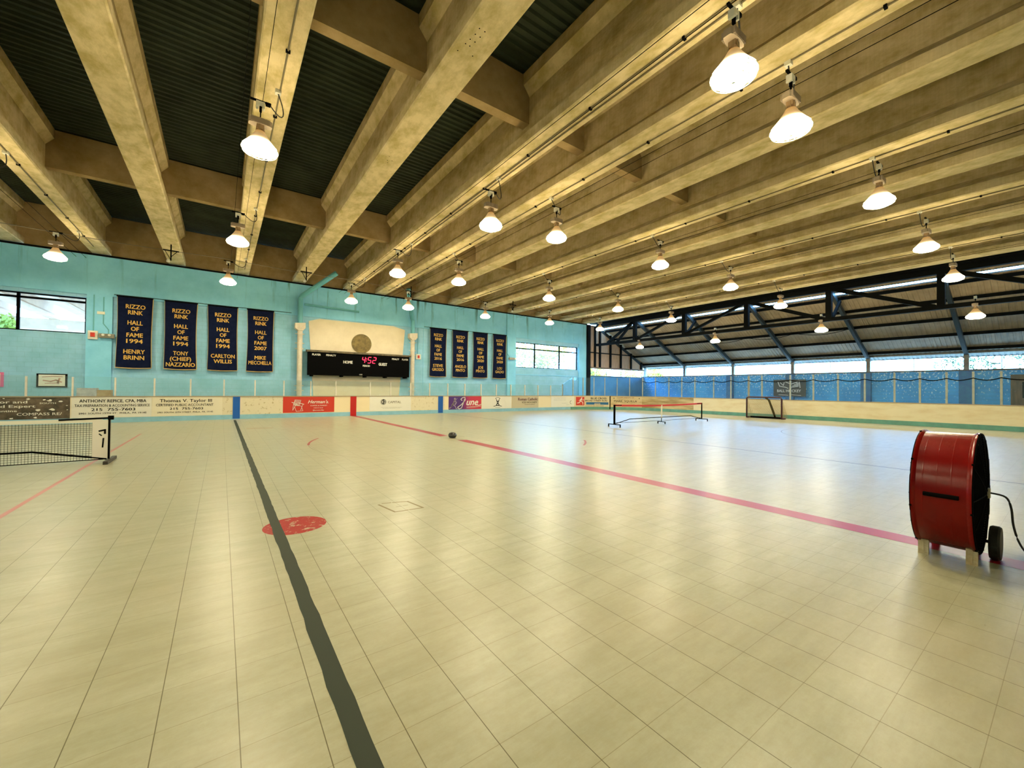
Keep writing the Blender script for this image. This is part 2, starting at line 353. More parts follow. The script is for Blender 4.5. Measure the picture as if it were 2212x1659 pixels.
# white painted bottle shape, disc above the scoreboard, patch
wmap = lambda u, v: (u, 24.79, v)
mb = MB(); P = [(3.86,5.19),(4.4,5.36),(8.61,5.36),(9.36,5.19),(9.02,1.0),(4.15,1.0)]
mb.ext(P, lambda u, v: (u, 24.772, v), lambda u, v: (u, 24.799, v)); mb.build('white_painted_shape', M('white_wall_paint', (0.74,0.64,0.47), 0.6, 0, (0.66,0.56,0.40), 1.2), wall)
dk = MB(); dk.ext([(6.71+0.57*math.cos(a*PI/20), 4.13+0.57*math.sin(a*PI/20)) for a in range(40)], lambda u, v: (u, 24.73, v), lambda u, v: (u, 24.785, v))
tag(dk.build('wall_disc', M('tarnished_bronze', (0.23,0.16,0.045), 0.5, 0.2, (0.10,0.07,0.015), 4)), 'round tarnished gold disc mounted on the white wall above the scoreboard', 'plaque')

def window(n, x0, x1, z0, z1, mull, rail, y=24.95, low=None):
    w_ = MB().box(x0, x1, y-0.04, y+0.04, z0, z0+0.05).box(x0, x1, y-0.04, y+0.04, z1-0.05, z1).box(x0, x0+0.05, y-0.04, y+0.04, z0, z1).box(x1-0.05, x1, y-0.04, y+0.04, z0, z1)
    for m_ in mull: w_.box(m_-0.045, m_+0.045, y-0.04, y+0.04, z0, z1)
    w_.box(x0, x1, y-0.04, y+0.04, rail-0.04, rail+0.04)
    o = w_.build('window_%d' % n, BLK); tag(o, kind='structure')
    xs = [x0]+list(mull)+[x1]
    for a, b in zip(xs[:-1], xs[1:]):
        MB().box(a+0.03, b-0.03, y-0.005, y+0.005, rail+0.02, z1-0.03).build('pane', WGLASS, o); MB().box(a+0.03, b-0.03, y-0.005, y+0.005, z0+0.03, rail-0.02).build('pane', low or WGLASS, o)
window(1, -12, -4.78, 3.72, 5.27, (-11.0, -9.0, -6.73), 5.08)
window(2, 18.0, 24.56, 3.19, 5.12, (19.96, 22.55), 4.66, low=glass_material('frosted_lower_glass', (0.9,0.95,1.0), 0.22, 0.6))

# other walls (left end, near side) that close the hall behind the camera
ENDW = M('teal_painted_wall_plain', (0.10,0.36,0.40), 0.6)
tag(MB().box(-16.3, -16, -6, 25.1, 0, 9.0).build('wall_left', ENDW), kind='structure')
tag(MB().box(-16, 34.4, -6.3, -6, 0, 9.0).build('wall_front', ENDW), kind='structure')

# knee wall behind the end boards, sill, and wall piece at the far corner
kw = MB().box(33.55, 33.85, -6, 25.1, 0, 2.80).build('wall_right', KNEE); tag(kw, kind='structure')
MB().box(33.50, 33.9, -6, 25.1, 2.80, 2.88).build('sill', M('sill', (0.10,0.10,0.10), 0.6), kw)
pp = MB()
for y in (1.4, 3.7, 7.97, 12.24, 16.5): pp.box(33.35, 33.55, y-0.25, y+0.25, 0, 2.80)
pp.build('pilaster', M('deep_blue_paint', (0.015,0.10,0.30), 0.5, 0, (0.03,0.17,0.36), 3), kw)
kc = MB().box(25.95, 33.55, 24.85, 25.1, 0, 2.72).build('wall_corner', M('pale_blue_block', (0.08,0.28,0.46), 0.6, 0, (0.06,0.22,0.38), 1.5)); tag(kc, kind='structure')
MB().box(25.95, 33.55, 24.80, 25.1, 2.72, 2.80).build('sill', M('sill_grey', (0.08,0.09,0.1), 0.6), kc)

# upper timber and steel end wall of the lean-to
ew = thing('stud_wall', 'timber panelled upper end wall with black steel studs in the far corner', 'wall panel', (29.6, 24.95, 3.5))
WOOD = M('tan_plywood', (0.50,0.32,0.20), 0.7, 0, (0.36,0.22,0.12), 4, (3,1,0.4))
slope = (7.3-3.95)/(33.9-27.3); rz = lambda x: 7.3-(x-27.3)*slope
mb = MB(); mb.ext([(26.0,3.55),(33.6,3.55),(33.6,rz(33.6)),(27.3,7.2),(26.0,7.2)], lambda u, v: (u, 24.96, v), lambda u, v: (u, 25.02, v)); mb.build('panel', WOOD, ew)
for x in (26.75, 27.39, 28.78, 30.22, 31.69, 33.24): MB().box(x-0.09, x+0.09, 24.84, 24.955, 3.55, min(7.1, rz(x)-0.05)).build('stud', BLACKST, ew)
MB().box(26.0, 33.6, 24.87, 24.955, 4.78, 4.86).build('rail', BLACKST, ew)
MB().box(25.9, 33.6, 24.80, 24.955, 3.42, 3.55).build('bottom_beam', M('rusty_beam', (0.16,0.09,0.05), 0.7), ew)

# ------------------------------------------------------------------ bridge girders overhead
ZB, ZD = 7.25, 9.0
GX = [-12.05, -9.5, -6.93, -4.36, -1.80, 0.75, 3.36, 5.97, 7.82, 10.24, 12.72, 15.20, 17.66, 20.32, 22.90, 25.45]
prof = [(-0.29,0),(0.29,0),(0.315,0.03),(0.315,0.25),(0.10,0.47),(0.10,1.25),(0.27,1.47),(0.27,1.75),(-0.27,1.75),(-0.27,1.47),(-0.10,1.25),(-0.10,0.47),(-0.315,0.25),(-0.315,0.03)]
GY0, GY1 = -5.9, 25.35
gl = {}
for i, x in enumerate(GX):
    nm = ['out of the frame beyond the left edge, farther', 'out of the frame beyond the left edge, nearer', 'with only its far end at the left photo edge', 'first full one from the left, carrying a conduit',
          'second from the left, bare and wide', 'third from the left, above the left row of lamps', 'fourth from the left, with dark drill holes',
          'fifth from the left, with two conduits and streaked web', 'sixth from the left, close beside the streaked one', 'seventh from the left, plain',
          'eighth from the left, with one clipped conduit', 'ninth from the left, plain', 'tenth from the left, with a clipped conduit', 'eleventh from the left, plain', 'second from the steel truss', 'nearest to the steel truss'][i]
    g = thing('concrete_girder', 'concrete bridge girder overhead, '+nm, 'girder', (x, 0, ZB))
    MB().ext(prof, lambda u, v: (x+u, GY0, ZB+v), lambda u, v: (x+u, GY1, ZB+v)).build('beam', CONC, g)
    if i < len(GX)-1:
        x2 = GX[i+1]
        for y0, y1, zb in ((-2.3,-2.05,7.85), (7.62,7.87,7.85), (17.4,17.65,7.85), (24.95,25.25,7.26)):
            P = [(x+0.10,zb),(x2-0.10,zb),(x2-0.10,8.5),(x2-0.28,8.72),(x2-0.28,8.97),(x+0.28,8.97),(x+0.28,8.72),(x+0.10,8.5)]
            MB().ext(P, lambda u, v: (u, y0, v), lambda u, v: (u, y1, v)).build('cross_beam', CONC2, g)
    gl[i] = g
# drill holes under the fourth girder
for px, py in ((3.20,5.9),(3.22,5.78),(3.24,5.65),(3.28,5.9),(3.31,5.78),(3.33,5.65),(3.24,5.52),(3.34,5.52),(3.42,6.05),(3.16,6.1),(3.3,10.1),(3.34,10.2),(3.4,10.05),(3.28,9.9)):
    hm = MB().add([(px+0.012*math.cos(a*PI/4), py+0.012*math.sin(a*PI/4), ZB-0.002) for a in range(8)], [tuple(range(8))]); hm.build('drill_hole', BLK, gl[6])

# corrugated deck
dm = MB(); pitch = 0.2; n = int((GY1-GY0)/pitch)
prof2 = []
for k in range(n):
    y = GY0+k*pitch; prof2 += [(y,0.0),(y+0.06,0.0),(y+0.09,0.055),(y+0.17,0.055)]
prof2.append((GY0+n*pitch, 0.0))
vs_ = [(xx, y, ZD+z) for y, z in prof2 for xx in (-14.0, 26.9)]
dm.add(vs_, [(2*i, 2*i+1, 2*i+3, 2*i+2) for i in range(len(prof2)-1)])
dm.box(-16.4, 26.9, -6.5, GY1+0.1, ZD+0.08, ZD+0.4).box(-16.4, -14, -6.5, GY1, ZD+0.005, ZD+0.07).box(-14, 26.9, -6.5, GY0, ZD+0.005, ZD+0.07)
dk_ = dm.build('ceiling', DECK); tag(dk_, kind='structure')
tag(MB().box(26.5, 27.08, -6.4, GY1, 7.35, 9.0).build('edge_beam', BLACKST), 'black edge beam of the bridge above the steel truss', 'beam')

# outside: next span of the overpass beyond the left window
og = [-24.5, -21.9, -19.4, -17.0, -14.55, -12.05, -9.5, -6.93]
for i, x in enumerate(og):
    g = thing('concrete_girder', 'sunlit concrete girder outside the left window, %s from the left' % ORD[i], 'girder', (x, 40, ZB))
    MB().ext(prof, lambda u, v: (x+u, 25.6, ZB+v), lambda u, v: (x+u, 52.5, ZB+v)).build('beam', CONC_OUT, g)
sl = MB().box(-27, -3, 25.6, 54, ZD, ZD+0.4).build('bridge_deck', CONC_OUT); tag(sl, 'pale concrete bridge deck outside above the left window girders', 'bridge deck')
pc = thing('bridge_pier', 'pale concrete pier and cap seen outside through the left window', 'pier', (-17, 53, 0))
MB().box(-27, -3, 52.2, 53.6, 6.3, 7.24).build('pier_cap', CONC_OUT, pc)
for x in (-23, -15, -7): MB().box(x-0.6, x+0.6, 52.3, 53.5, -0.2, 6.3).build('pier_column', CONC_OUT, pc)

# ------------------------------------------------------------------ conduits under girders
CONDUIT = M('grey_conduit', (0.17,0.14,0.08), 0.6, spec=0.2)
def conduit(i, offs, label):
    t = thing('conduit', label, 'conduit', (GX[i], 0, ZB))
    for o_ in offs: MB().tube([(GX[i]+o_, -5.8, ZB-0.018), (GX[i]+o_, 23.6, ZB-0.018)], 0.016, 6).build('pipe', CONDUIT, t)
    for j in range(12):
        y = -0.4+j*2.05; MB().box(GX[i]+offs[0]-0.035, GX[i]+offs[0]+0.035, y-0.02, y+0.02, ZB-0.045, ZB).build('clip', BLK, t)
conduit(3, [-0.02], 'thin conduit clipped under the first girder from the left, ending near the wall')
conduit(5, [0.08], 'thin conduit clipped under the third girder above the left row of lamps')
conduit(7, [0.02, 0.14], 'pair of conduits clipped under the fifth girder from the left')
conduit(8, [0.06], 'thin conduit clipped under the sixth girder from the left')
conduit(10, [0.05], 'thin conduit clipped under the eighth girder from the left')
conduit(12, [0.05], 'thin conduit clipped under the tenth girder from the left')
conduit(14, [0.05], 'thin conduit clipped under the girder second from the truss')

# ------------------------------------------------------------------ hanging lamps
LENS = emis('lit_lens', LAMP_COLOR, LAMP_STRENGTH)
def shade_material():
    m = bpy.data.materials.new('lit_acrylic_reflector'); m.use_nodes = True; t = m.node_tree; b = t.nodes['Principled BSDF']
    b.inputs['Base Color'].default_value = (0.32,0.18,0.05,1); b.inputs['Roughness'].default_value = 0.3
    tc = t.nodes.new('ShaderNodeTexCoord'); sp = t.nodes.new('ShaderNodeSeparateXYZ'); t.links.new(tc.outputs['Object'], sp.inputs[0])
    mr = t.nodes.new('ShaderNodeMapRange'); mr.inputs[1].default_value = 0.0; mr.inputs[2].default_value = 0.34; mr.inputs[3].default_value = 1.0; mr.inputs[4].default_value = 0.0; t.links.new(sp.outputs[2], mr.inputs[0])
    pw = t.nodes.new('ShaderNodeMath'); pw.operation = 'POWER'; pw.inputs[1].default_value = 9.0; t.links.new(mr.outputs[0], pw.inputs[0])
    ma = t.nodes.new('ShaderNodeMath'); ma.operation = 'MULTIPLY_ADD'; ma.inputs[1].default_value = SHADE_STRENGTH; ma.inputs[2].default_value = 0.30; t.links.new(pw.outputs[0], ma.inputs[0])
    cr = t.nodes.new('ShaderNodeValToRGB'); cr.color_ramp.elements[0].color = (1.0,0.52,0.13,1); cr.color_ramp.elements[1].color = (1.0,0.82,0.46,1); cr.color_ramp.elements[1].position = 0.7; t.links.new(mr.outputs[0], cr.inputs[0])
    t.links.new(cr.outputs[0], b.inputs['Emission Color']); t.links.new(ma.outputs[0], b.inputs['Emission Strength']); return m
SHADE = shade_material(); BALLAST = M('ballast_housing', (0.34,0.27,0.20), 0.5, 0.1); GUARD = M('wire_guard_metal', (0.85,0.80,0.62), 0.35)
def lamp_proto(loc, label, group):
    t = thing('high_bay_lamp', label, 'lamp', loc, group); X, Y, Z = loc
    m = MB(); m.add([(X+0.275*math.cos(a*PI/12), Y+0.275*math.sin(a*PI/12), Z+0.015) for a in range(24)], [tuple(range(24))]); m.build('lens', LENS, t)
    m = MB(); m.lathe([(0.300,0.0),(0.288,0.03),(0.235,0.095),(0.175,0.18),(0.118,0.265),(0.075,0.34)], loc, 28, 'z', capb=True); m.build('reflector', SHADE, t, True)
    m = MB()
    for r, z in ((0.303,-0.005),(0.285,-0.05),(0.20,-0.092),(0.08,-0.105)): m.tube([(X+r*math.cos(a*PI/12), Y+r*math.sin(a*PI/12), Z+z) for a in range(24)], 0.0055, 5, True)
    for k in range(12):
        a = k*PI/6; c, s_ = math.cos(a), math.sin(a)
        m.tube([(X+r*c, Y+r*s_, Z+z) for r, z in ((0.303,-0.005),(0.285,-0.05),(0.20,-0.092),(0.08,-0.105),(0.0,-0.107))], 0.0045, 4)
    m.build('wire_guard', GUARD, t, True)
    m = MB()
    for k in range(6):
        a = k*PI/3+0.3; m.tube([(X+0.07*math.cos(a), Y+0.07*math.sin(a), Z+0.335), (X+0.055*math.cos(a), Y+0.055*math.sin(a), Z+0.46)], 0.012, 5)
    m.box(X-0.06, X+0.06, Y-0.05, Y+0.05, Z+0.38, Z+0.47); m.build('neck', M_NECK, t)
    m = MB(); R_ = []
    for k in range(20):
        a = 2*PI*k/20; R_.append((0.17*max(-1, min(1, 1.35*math.cos(a)))+0.02*math.cos(a), 0.085*math.sin(a)))
    m.ext(R_, lambda u, v: (X+u, Y+v, Z+0.46), lambda u, v: (X+u, Y+v, Z+0.56)); m.ext([(u*0.9, v*0.8) for u, v in R_], lambda u, v: (X+u, Y+v, Z+0.56), lambda u, v: (X+u, Y+v, Z+0.575))
    for k in range(15): xx = X-0.15+k*0.0214; m.box(xx-0.004, xx+0.004, Y-0.094, Y+0.094, Z+0.465, Z+0.57)
    m.build('ballast', BALLAST, t)
    MB().tube([(X, Y, Z+0.57), (X, Y, Z+0.80)], 0.011, 6).box(X-0.02, X+0.02, Y-0.02, Y+0.02, Z+0.72, Z+0.82).build('stem', BLK, t)
    MB().box(X-0.075, X+0.065, Y-0.045, Y+0.045, Z+0.845, Z+0.90).box(X-0.075, X-0.035, Y-0.045, Y+0.045, Z+0.78, Z+0.85).box(X+0.03, X+0.065, Y-0.045, Y+0.045, Z+0.78, Z+0.85).build('junction_box', WHITE, t)
    MB().box(X-0.17, X+0.17, Y-0.018, Y+0.018, Z+0.905, Z+0.935).box(X+0.08, X+0.16, Y-0.035, Y+0.035, Z+0.88, Z+0.93).build('bracket', BLK, t)
    return t
M_NECK = M('neck_metal', (0.30,0.20,0.10), 0.5)
def cord(t, loc, boxx, dy):
    X, Y, Z = loc; z0 = Z+0.91
    top = (boxx, Y+dy, ZB-0.06); a = Vector((X+0.15, Y, z0)); b = Vector(top); pts = []
    for k in range(11):
        u = k/10; p = a.lerp(b, u); sag = 0.32*math.sin(PI*u)*(1-0.5*u); pts.append((p.x+0.16*math.sin(PI*u), p.y+0.05*math.sin(PI*u), p.z-sag))
    MB().tube(pts, 0.011, 6).build('cord', RUBBER, t)
    MB().box(boxx-0.05, boxx+0.05, Y+dy-0.05, Y+dy+0.05, ZB-0.07, ZB).build('conduit_box', WHITE, t)
LAMPS = [
 (0.52,9.00,6.01,0.80,'large near lamp hanging left of centre under the third girder'),
 (0.34,15.2,6.01,0.80,'middle lamp of the left row, between the nearest one and the wall'),
 (0.16,21.5,6.05,0.80,'farthest lamp of the left row, in front of the blue wall above the banners'),
 (-4.95,21.5,6.12,-4.4,'lamp near the far wall above the left window, under the first girder'),
 (5.69,9.00,5.82,6.0,'lamp in the middle of the photo, nearest of its row, left of a close pair'),
 (5.42,15.2,5.90,6.0,'lamp above and right of the scoreboard, second of its row from the camera'),
 (5.29,21.5,5.90,6.0,'lamp just above the white painted wall behind the scoreboard'),
 (7.99,9.00,6.01,7.88,'lamp in the middle of the photo, right of a close pair'),
 (8.05,15.2,6.00,7.88,'lamp in the second row under the plain girders, right of the scoreboard'),
 (8.29,21.5,5.95,7.88,'lamp in front of the right blue downpipe by the scoreboard'),
 (13.09,9.00,6.14,12.78,'middle height lamp left of the one above the centre right, second bay'),
 (13.05,15.2,6.01,12.78,'lamp above the right group of banners, farther from the wall'),
 (13.26,21.5,6.02,12.78,'small lamp in front of the blue wall between banners and right window'),
 (18.27,9.00,6.13,17.72,'lamp to the right of centre under the tenth girder, above the truss start'),
 (18.17,15.2,6.09,17.72,'small lamp under the girders left of the truss top'),
 (18.52,21.5,6.15,17.72,'small lamp in front of the blue wall above the right window'),
 (5.75,2.80,5.95,6.1,'largest lamp at top right, with visible wire guard and finned ballast'),
 (7.67,2.80,5.92,7.9,'second largest lamp, just below and right of the largest one'),
 (12.79,2.80,6.12,12.78,'big lamp near the right edge, upper one'),
 (17.92,2.80,6.09,17.72,'lamp near the right edge, below the big upper one'),
 (22.53,2.80,5.90,22.95,'lamp close to the truss top chord at far right'),
 (23.42,9.00,5.95,22.95,'lamp hanging before the truss to the right of centre'),
 (23.31,15.2,6.02,22.95,'small lamp in front of the far part of the truss'),
 (23.62,21.5,6.20,22.95,'tiny lamp glowing at the far corner where truss meets wall'),
 (-4.95,15.2,6.05,-4.4,'lamp cut off at the left edge of the photo'),
 (-4.95,9.0,6.05,-4.4,'unseen lamp beyond the left edge of the photo, nearer the camera'),  # from here on, unseen lamps continuing the rows, added for their light
 (-10.4,21.5,6.05,-9.5,'unseen lamp beyond the left edge by the far wall'),
 (-10.4,9.0,6.05,-9.5,'unseen lamp beyond the left edge over the far left floor'),
 (-10.4,2.8,6.05,-9.5,'unseen lamp beyond the left edge beside the near boards'),
 (0.4,2.8,6.05,0.8,'lamp above the camera, out of the frame'),
 (-4.95,2.8,6.05,-4.4,'lamp above and left of the camera, out of the frame')]
p0 = None
for X, Y, Z, bx, lab in LAMPS:
    if p0 is None: t = p0 = lamp_proto((X,Y,Z), lab, 'lit high bay lamps under the girders')
    else: t = dup(p0, (X,Y,Z), lab)
    t['_c'] = 1
    cords = (t, (X,Y,Z), bx)
    if t is not p0: cord(*cords, 0.12)
    else: first = cords
TL = [(26.9,2.68,4.93,'lamp hung from the truss bottom chord at far right, below the roof'), (26.9,8.32,4.95,'lamp hung from the truss bottom chord, before the middle roof panels'), (26.9,14.25,4.88,'small lamp hung from the truss bottom chord, left of its siblings'), (26.9,20.3,4.95,'lamp by the far end of the truss, lighting the roof corner')]
for X, Y, Z, lab in TL: dup(p0, (X,Y,Z-0.0), lab, 'lit lamps hung from the steel truss')
cord(*first, -0.02)
for o in COL.objects:
    if '_c' in o: del o['_c']
# wires that carry the lamps
for X, lab in ((0.4,'the left row of lamps'),(5.55,'the middle row of lamps'),(8.0,'the row right of the middle'),(13.1,'the second bay lamps'),(18.2,'the third bay lamps'),(23.4,'the lamps beside the truss'),(-4.95,'the lamps at the left edge')):
    t = thing('support_wire', 'pair of thin dark steel wires carrying '+lab, 'wire', (X, 10, 6.95))
    for d in (-0.15, 0.15): MB().tube([(X+d, -5.9, 6.95), (X+d, 9, 6.93), (X+d, 24.74, 6.97)], 0.006, 4).build('strand', BLK, t)
t = thing('support_wire', 'long sagging cable running along the far wall past the lamps near it', 'wire', (5, 21.5, 7.0))
pts = []
for a, b in ((-16,-6.2),(-6.2,0.15),(0.15,5.3),(5.3,13.2),(13.2,24.5)):
    for k in range(8): u = k/8; pts.append((a+(b-a)*u, 21.5+0.0*u, 7.06-0.05*math.sin(PI*u)-max(0, a+(b-a)*u)*0.012))
MB().tube(pts, 0.012, 5).build('strand', M('pale_cable', (0.2,0.17,0.12), 0.6), t)
# little camera brackets beside the wall
for X, Y, lab in ((-1.75,21.4,'small bracket with white sensor on the wall end of the second girder'), (3.2,21.4,'dark bracket under the wall end of the fourth girder'), (8.6,21.9,'dark bracket under the wall end of the sixth girder'), (15.3,21.4,'dark bracket under the wall end of the ninth girder')):
    t = thing('sensor_bracket', lab, 'bracket', (X, Y, 6.9))
    MB().box(X-0.25, X+0.25, Y-0.02, Y+0.02, 6.98, 7.02).bar((X-0.2,Y,7.0),(X,Y,6.62),0.025,0.02).bar((X+0.2,Y,7.0),(X,Y,6.75),0.025,0.02).box(X-0.02,X+0.02,Y-0.02,Y+0.02,6.6,7.25).build('arm', BLK, t)
    MB().lathe([(0.0,0.0),(0.05,0.01),(0.06,0.06),(0.04,0.12),(0.0,0.13)], (X-0.08, Y-0.05, 6.5), 12).build('sensor', WHITE, t)

# ------------------------------------------------------------------ lean-to: truss, portal frames, roof
TX = 26.9; TY = [24.8, 20.77, 16.5, 12.24, 7.97, 3.72, -0.5, -4.8]
tr = thing('steel_truss', 'long black steel truss running along the edge of the girders at right', 'truss', (TX, 10, 5.5))
MB().box(TX-0.11, TX+0.11, -6, 24.8, 5.40, 5.60).build('bottom_chord', BLACKST, tr)
MB().box(TX-0.13, TX+0.13, -6, 24.8, 7.04, 7.31).build('top_chord', BLACKST, tr)
for y in TY[1:]: MB().box(TX-0.12, TX+0.12, y-0.13, y+0.13, 5.5, 7.1).build('post', BLACKST, tr)
for a, b in ((0,1),(1,2),(2,3)): MB().bar((TX, TY[b]+(0.1), 7.15), (TX, TY[a] if a else 22.6, 5.55), 0.16, 0.17).build('diagonal', BLACKST, tr)
MB().bar((TX, 20.9, 7.1), (TX, 23.6, 5.6), 0.16, 0.17).build('diagonal', BLACKST, tr)
for a, b in ((3,4),(4,5),(5,6),(6,7)): MB().bar((TX, TY[a]-0.1, 7.15), (TX, TY[b]+0.2, 5.55), 0.18, 0.20).build('diagonal', BLACKST, tr)
for y in (16.5, 7.97): MB().bar((TX, y-0.15, 5.55), (TX+1.2, y-0.15, rz(TX+1.3)-0.2), 0.12, 0.14).build('knee_brace', BLACKST, tr)
MB().box(25.50, 25.78, 24.5, 24.74, 0, 7.13).build('black_post', BLACKST, tr)
pf = None
for i, y in enumerate([25.0]+TY[1:7]):
    lab = 'dark rafter with grey column under the sloping roof, '+(['at the far corner','next to the corner one','third from the corner','fourth from the corner','fifth from the corner','beside the foliage at right','beyond the right edge'][i])
    if pf is None:
        pf = thing('portal_frame', lab, 'roof frame', (27.3, y, 0), 'portal frames of the lean-to roof')
        m = MB(); m.ext([(27.0,7.28),(33.9,rz(33.9)-0.06),(34.1,3.72),(33.8,3.72),(33.5,rz(33.5)-0.36),(27.0,7.0)], lambda u, v: (u, y-0.08, v), lambda u, v: (u, y+0.08, v)); m.build('rafter', DARKST, pf)
        m = MB().box(33.88, 34.08, y-0.10, y+0.10, 0, 3.75).box(33.84, 34.12, y-0.14, y+0.14, 3.55, 3.60); m.build('column', GREYST, pf)
    else: dup(pf, (27.3, y, 0), lab)
rf = MB()
def roof_piece(xa, xb, dz=0.0):
    y = -6.0; vs = []; fs = []
    k = 0
    ys = []
    while y < 25.1: ys += [(y,0.0),(y+0.10,0.0),(y+0.115,0.022),(y+0.185,0.022)]; y += 0.20
    for q, z in ys: vs += [(xa, q, rz(xa)+z+dz), (xb, q, rz(xb)+z+dz)]
    rf.add(vs, [(2*i, 2*i+1, 2*i+3, 2*i+2) for i in range(len(ys)-1)])
roof_piece(27.17, 27.75); roof_piece(27.98, 34.5)
ro = rf.build('ceiling', ROOFM); tag(ro, kind='structure')
for x in (27.745, 27.985, 34.49): MB().bar((x, -6, rz(x)+0.005), (x, 25.0, rz(x)+0.005), 0.02, 0.07).build('flashing', GREYST, ro)
for x, lab in ((28.15,'just below the bright slot'),(29.33,'second below the bright slot'),(30.83,'third below the bright slot'),(32.18,'fourth below the bright slot'),(33.55,'lowest, along the eave')):
    tag(MB().bar((x, -6, rz(x)-0.09), (x, 25.0, rz(x)-0.09), 0.10, 0.16).build('purlin', BLACKST), 'long dark purlin under the lean-to roof, '+lab, 'purlin', 'purlins under the lean-to roof')
tag(MB().box(33.95, 34.1, -6, 25.1, 3.80, 4.0).build('eave_beam', GREYST), 'grey eave beam above the bright opening', 'beam')
t = thing('black_cable', 'thin black cable drooping between purlins under the lean-to roof', 'cable', (30.7, 10, 5.4))
pts = [(30.75, 17.0-9*k/30, rz(30.75)-0.16-0.22*abs(math.sin(3*PI*k/30))) for k in range(31)]
MB().tube(pts, 0.018, 5).build('strand', BLK, t)

# ------------------------------------------------------------------ rink boards
db = thing('rink_boards', 'cream and worn white rink boards running around the floor, with blue green kickplate', 'rink boards', (10, 23, 0))
def seg(name, m, s0, s1, z0=0.21, z1=1.05, o0=-0.10, o1=0.0):
    b = MB(); ribbon(b, s0, s1, z0, z1, o0, o1); return b.build(name, m, db)
seg('board_panel', SIGNW, 0, 14.04); seg('board_panel', OLDB, 14.04, 16.48); seg('board_panel', M('fresh_cream_board', (0.80,0.68,0.44), 0.4), 16.48, 23.12)
seg('board_panel', OLDB, 23.12, 25.3); seg('board_panel', M('cream_board_plain', (0.78,0.67,0.45), 0.4), 25.3, 39.30); seg('board_panel', DIRTY, 39.34, 45.82); seg('board_panel', CREAM, 45.82, S3)
seg('kickplate', KICKB, 0, 36.0, 0.0, 0.21, -0.1, 0.012); seg('kickplate', KICKG, 36.0, S3, 0.0, 0.21, -0.1, 0.012)
seg('cap_rail', M('cap_rail', (0.34,0.27,0.18), 0.5), 0, S3, 1.05, 1.085, -0.13, 0.02)
seg('joint', INK, 39.28, 39.36, 0.02, 1.05, -0.1, 0.015)
for s0, s1, m, z0 in ((14.44,14.72,BLUEP,0.03),(24.86,25.18,BLUEP,0.03),(19.69,20.0,REDS,0.0)): seg('line_stripe', m, s0, s1, z0, 1.05, -0.05, 0.022)
nb = thing('rink_boards', 'near side rink boards behind the camera', 'rink boards', (5, -0.9, 0))
MB().box(-14, 26.5, -1.1, -1.0, 0.21, 1.06).build('board_panel', CREAM, nb); MB().box(-14, 26.5, -1.1, -0.99, 0, 0.21).build('kickplate', KICKG, nb)

# ------------------------------------------------------------------ glass above the boards
def shield(label, ss, z1, glass, extra=(), gap=None, wpost=0.05, topover=0.0):
    t = thing('glass_shield', label, 'glass barrier', bp_(ss[0], 1.085, -0.06))
    for i, s in enumerate(ss):
        h = z1(s) if callable(z1) else z1
        b = MB(); x, y, z = bp_(s, 0, -0.06)
        if s < S1: b.box(x-wpost/2, x+wpost/2, y-0.035, y+0.035, 1.05, h+(0.0 if i not in extra else 0.35))
        else: ribbon(b, s-wpost/2, s+wpost/2, 1.05, h, -0.095, -0.025)
        b.build('post', STEELG if glass is GLASS_B else STEELW, t)
    for a, c in zip(ss[:-1], ss[1:]):
        b = MB(); ha = (z1(a+0.01) if callable(z1) else z1)+topover; hc = (z1(c-0.01) if callable(z1) else z1)+topover
        n = 1 if a < S1 and c <= S1 or a >= S2 else 3; vs = []
        for k in range(n+1):
            s = a+0.03+(c-a-0.06)*k/n; h = ha+(hc-ha)*k/n
            vs += [bp_(s, 1.085, -0.055), bp_(s, h, -0.055), bp_(s, h, -0.065), bp_(s, 1.085, -0.065)]
        fs = [(3,2,1,0)]
        for k in range(n):
            for q in range(4): fs.append((k*4+q, k*4+(q+1) % 4, k*4+4+(q+1) % 4, k*4+4+q))
        fs.append(tuple(n*4+q for q in range(4))); b.add(vs, fs); b.build('pane', glass, t)
low = [8.02+1.215*k for k in range(-6, 9)]
low1 = [s for s in low]+[18.95, 20.75, 21.9, 23.1, 24.31]+[25.53+1.213*k for k in range(0, 9)]
shield('low run of clear glass panes on pale posts along the far boards', sorted(set(round(s, 3) for s in low1)), 1.84, GLASS, extra=(), topover=0.03)
hz1 = lambda s: 2.5 if s >= 36.2 else 1.95+max(0, (s-35.3))*0.6
tall = [35.24, 36.26, 37.16, 38.06, 38.92, 39.86, 40.8, 41.78, 42.78, 43.88, 44.9, 45.88, 47.2, 48.32, 49.38]
shield('tall bluish glass panes curving around the far right corner of the boards', tall, hz1, GLASS_B, wpost=0.06)
tall2 = [49.42, 50.16, 51.66, 52.78, 53.88, 54.98, 56.1, 56.98, 57.84, 58.64, 59.42, 60.6, 61.8]
shield('tall bluish glass panes along the right end boards behind the goal', tall2, 2.5, GLASS_B, wpost=0.07)
t = thing('black_cable', 'black cable swagged in front of the tall glass along its top', 'cable', bp_(43.0, 2.2, 0.02))
cp = [41.78, 42.9, 43.88, 44.9, 45.88, 47.2, 48.32, 49.38, 50.16, 51.66, 52.78, 53.88, 54.98, 56.1, 56.98, 57.84, 58.64, 59.42, 60.6]; pts = []
for a, c in zip(cp[:-1], cp[1:]):
    for k in range(6): u = k/6; pts.append(bp_(a+(c-a)*u, 2.22-0.10*math.sin(PI*u), -0.01))
MB().tube(pts, 0.022, 5).build('strand', BLK, t)

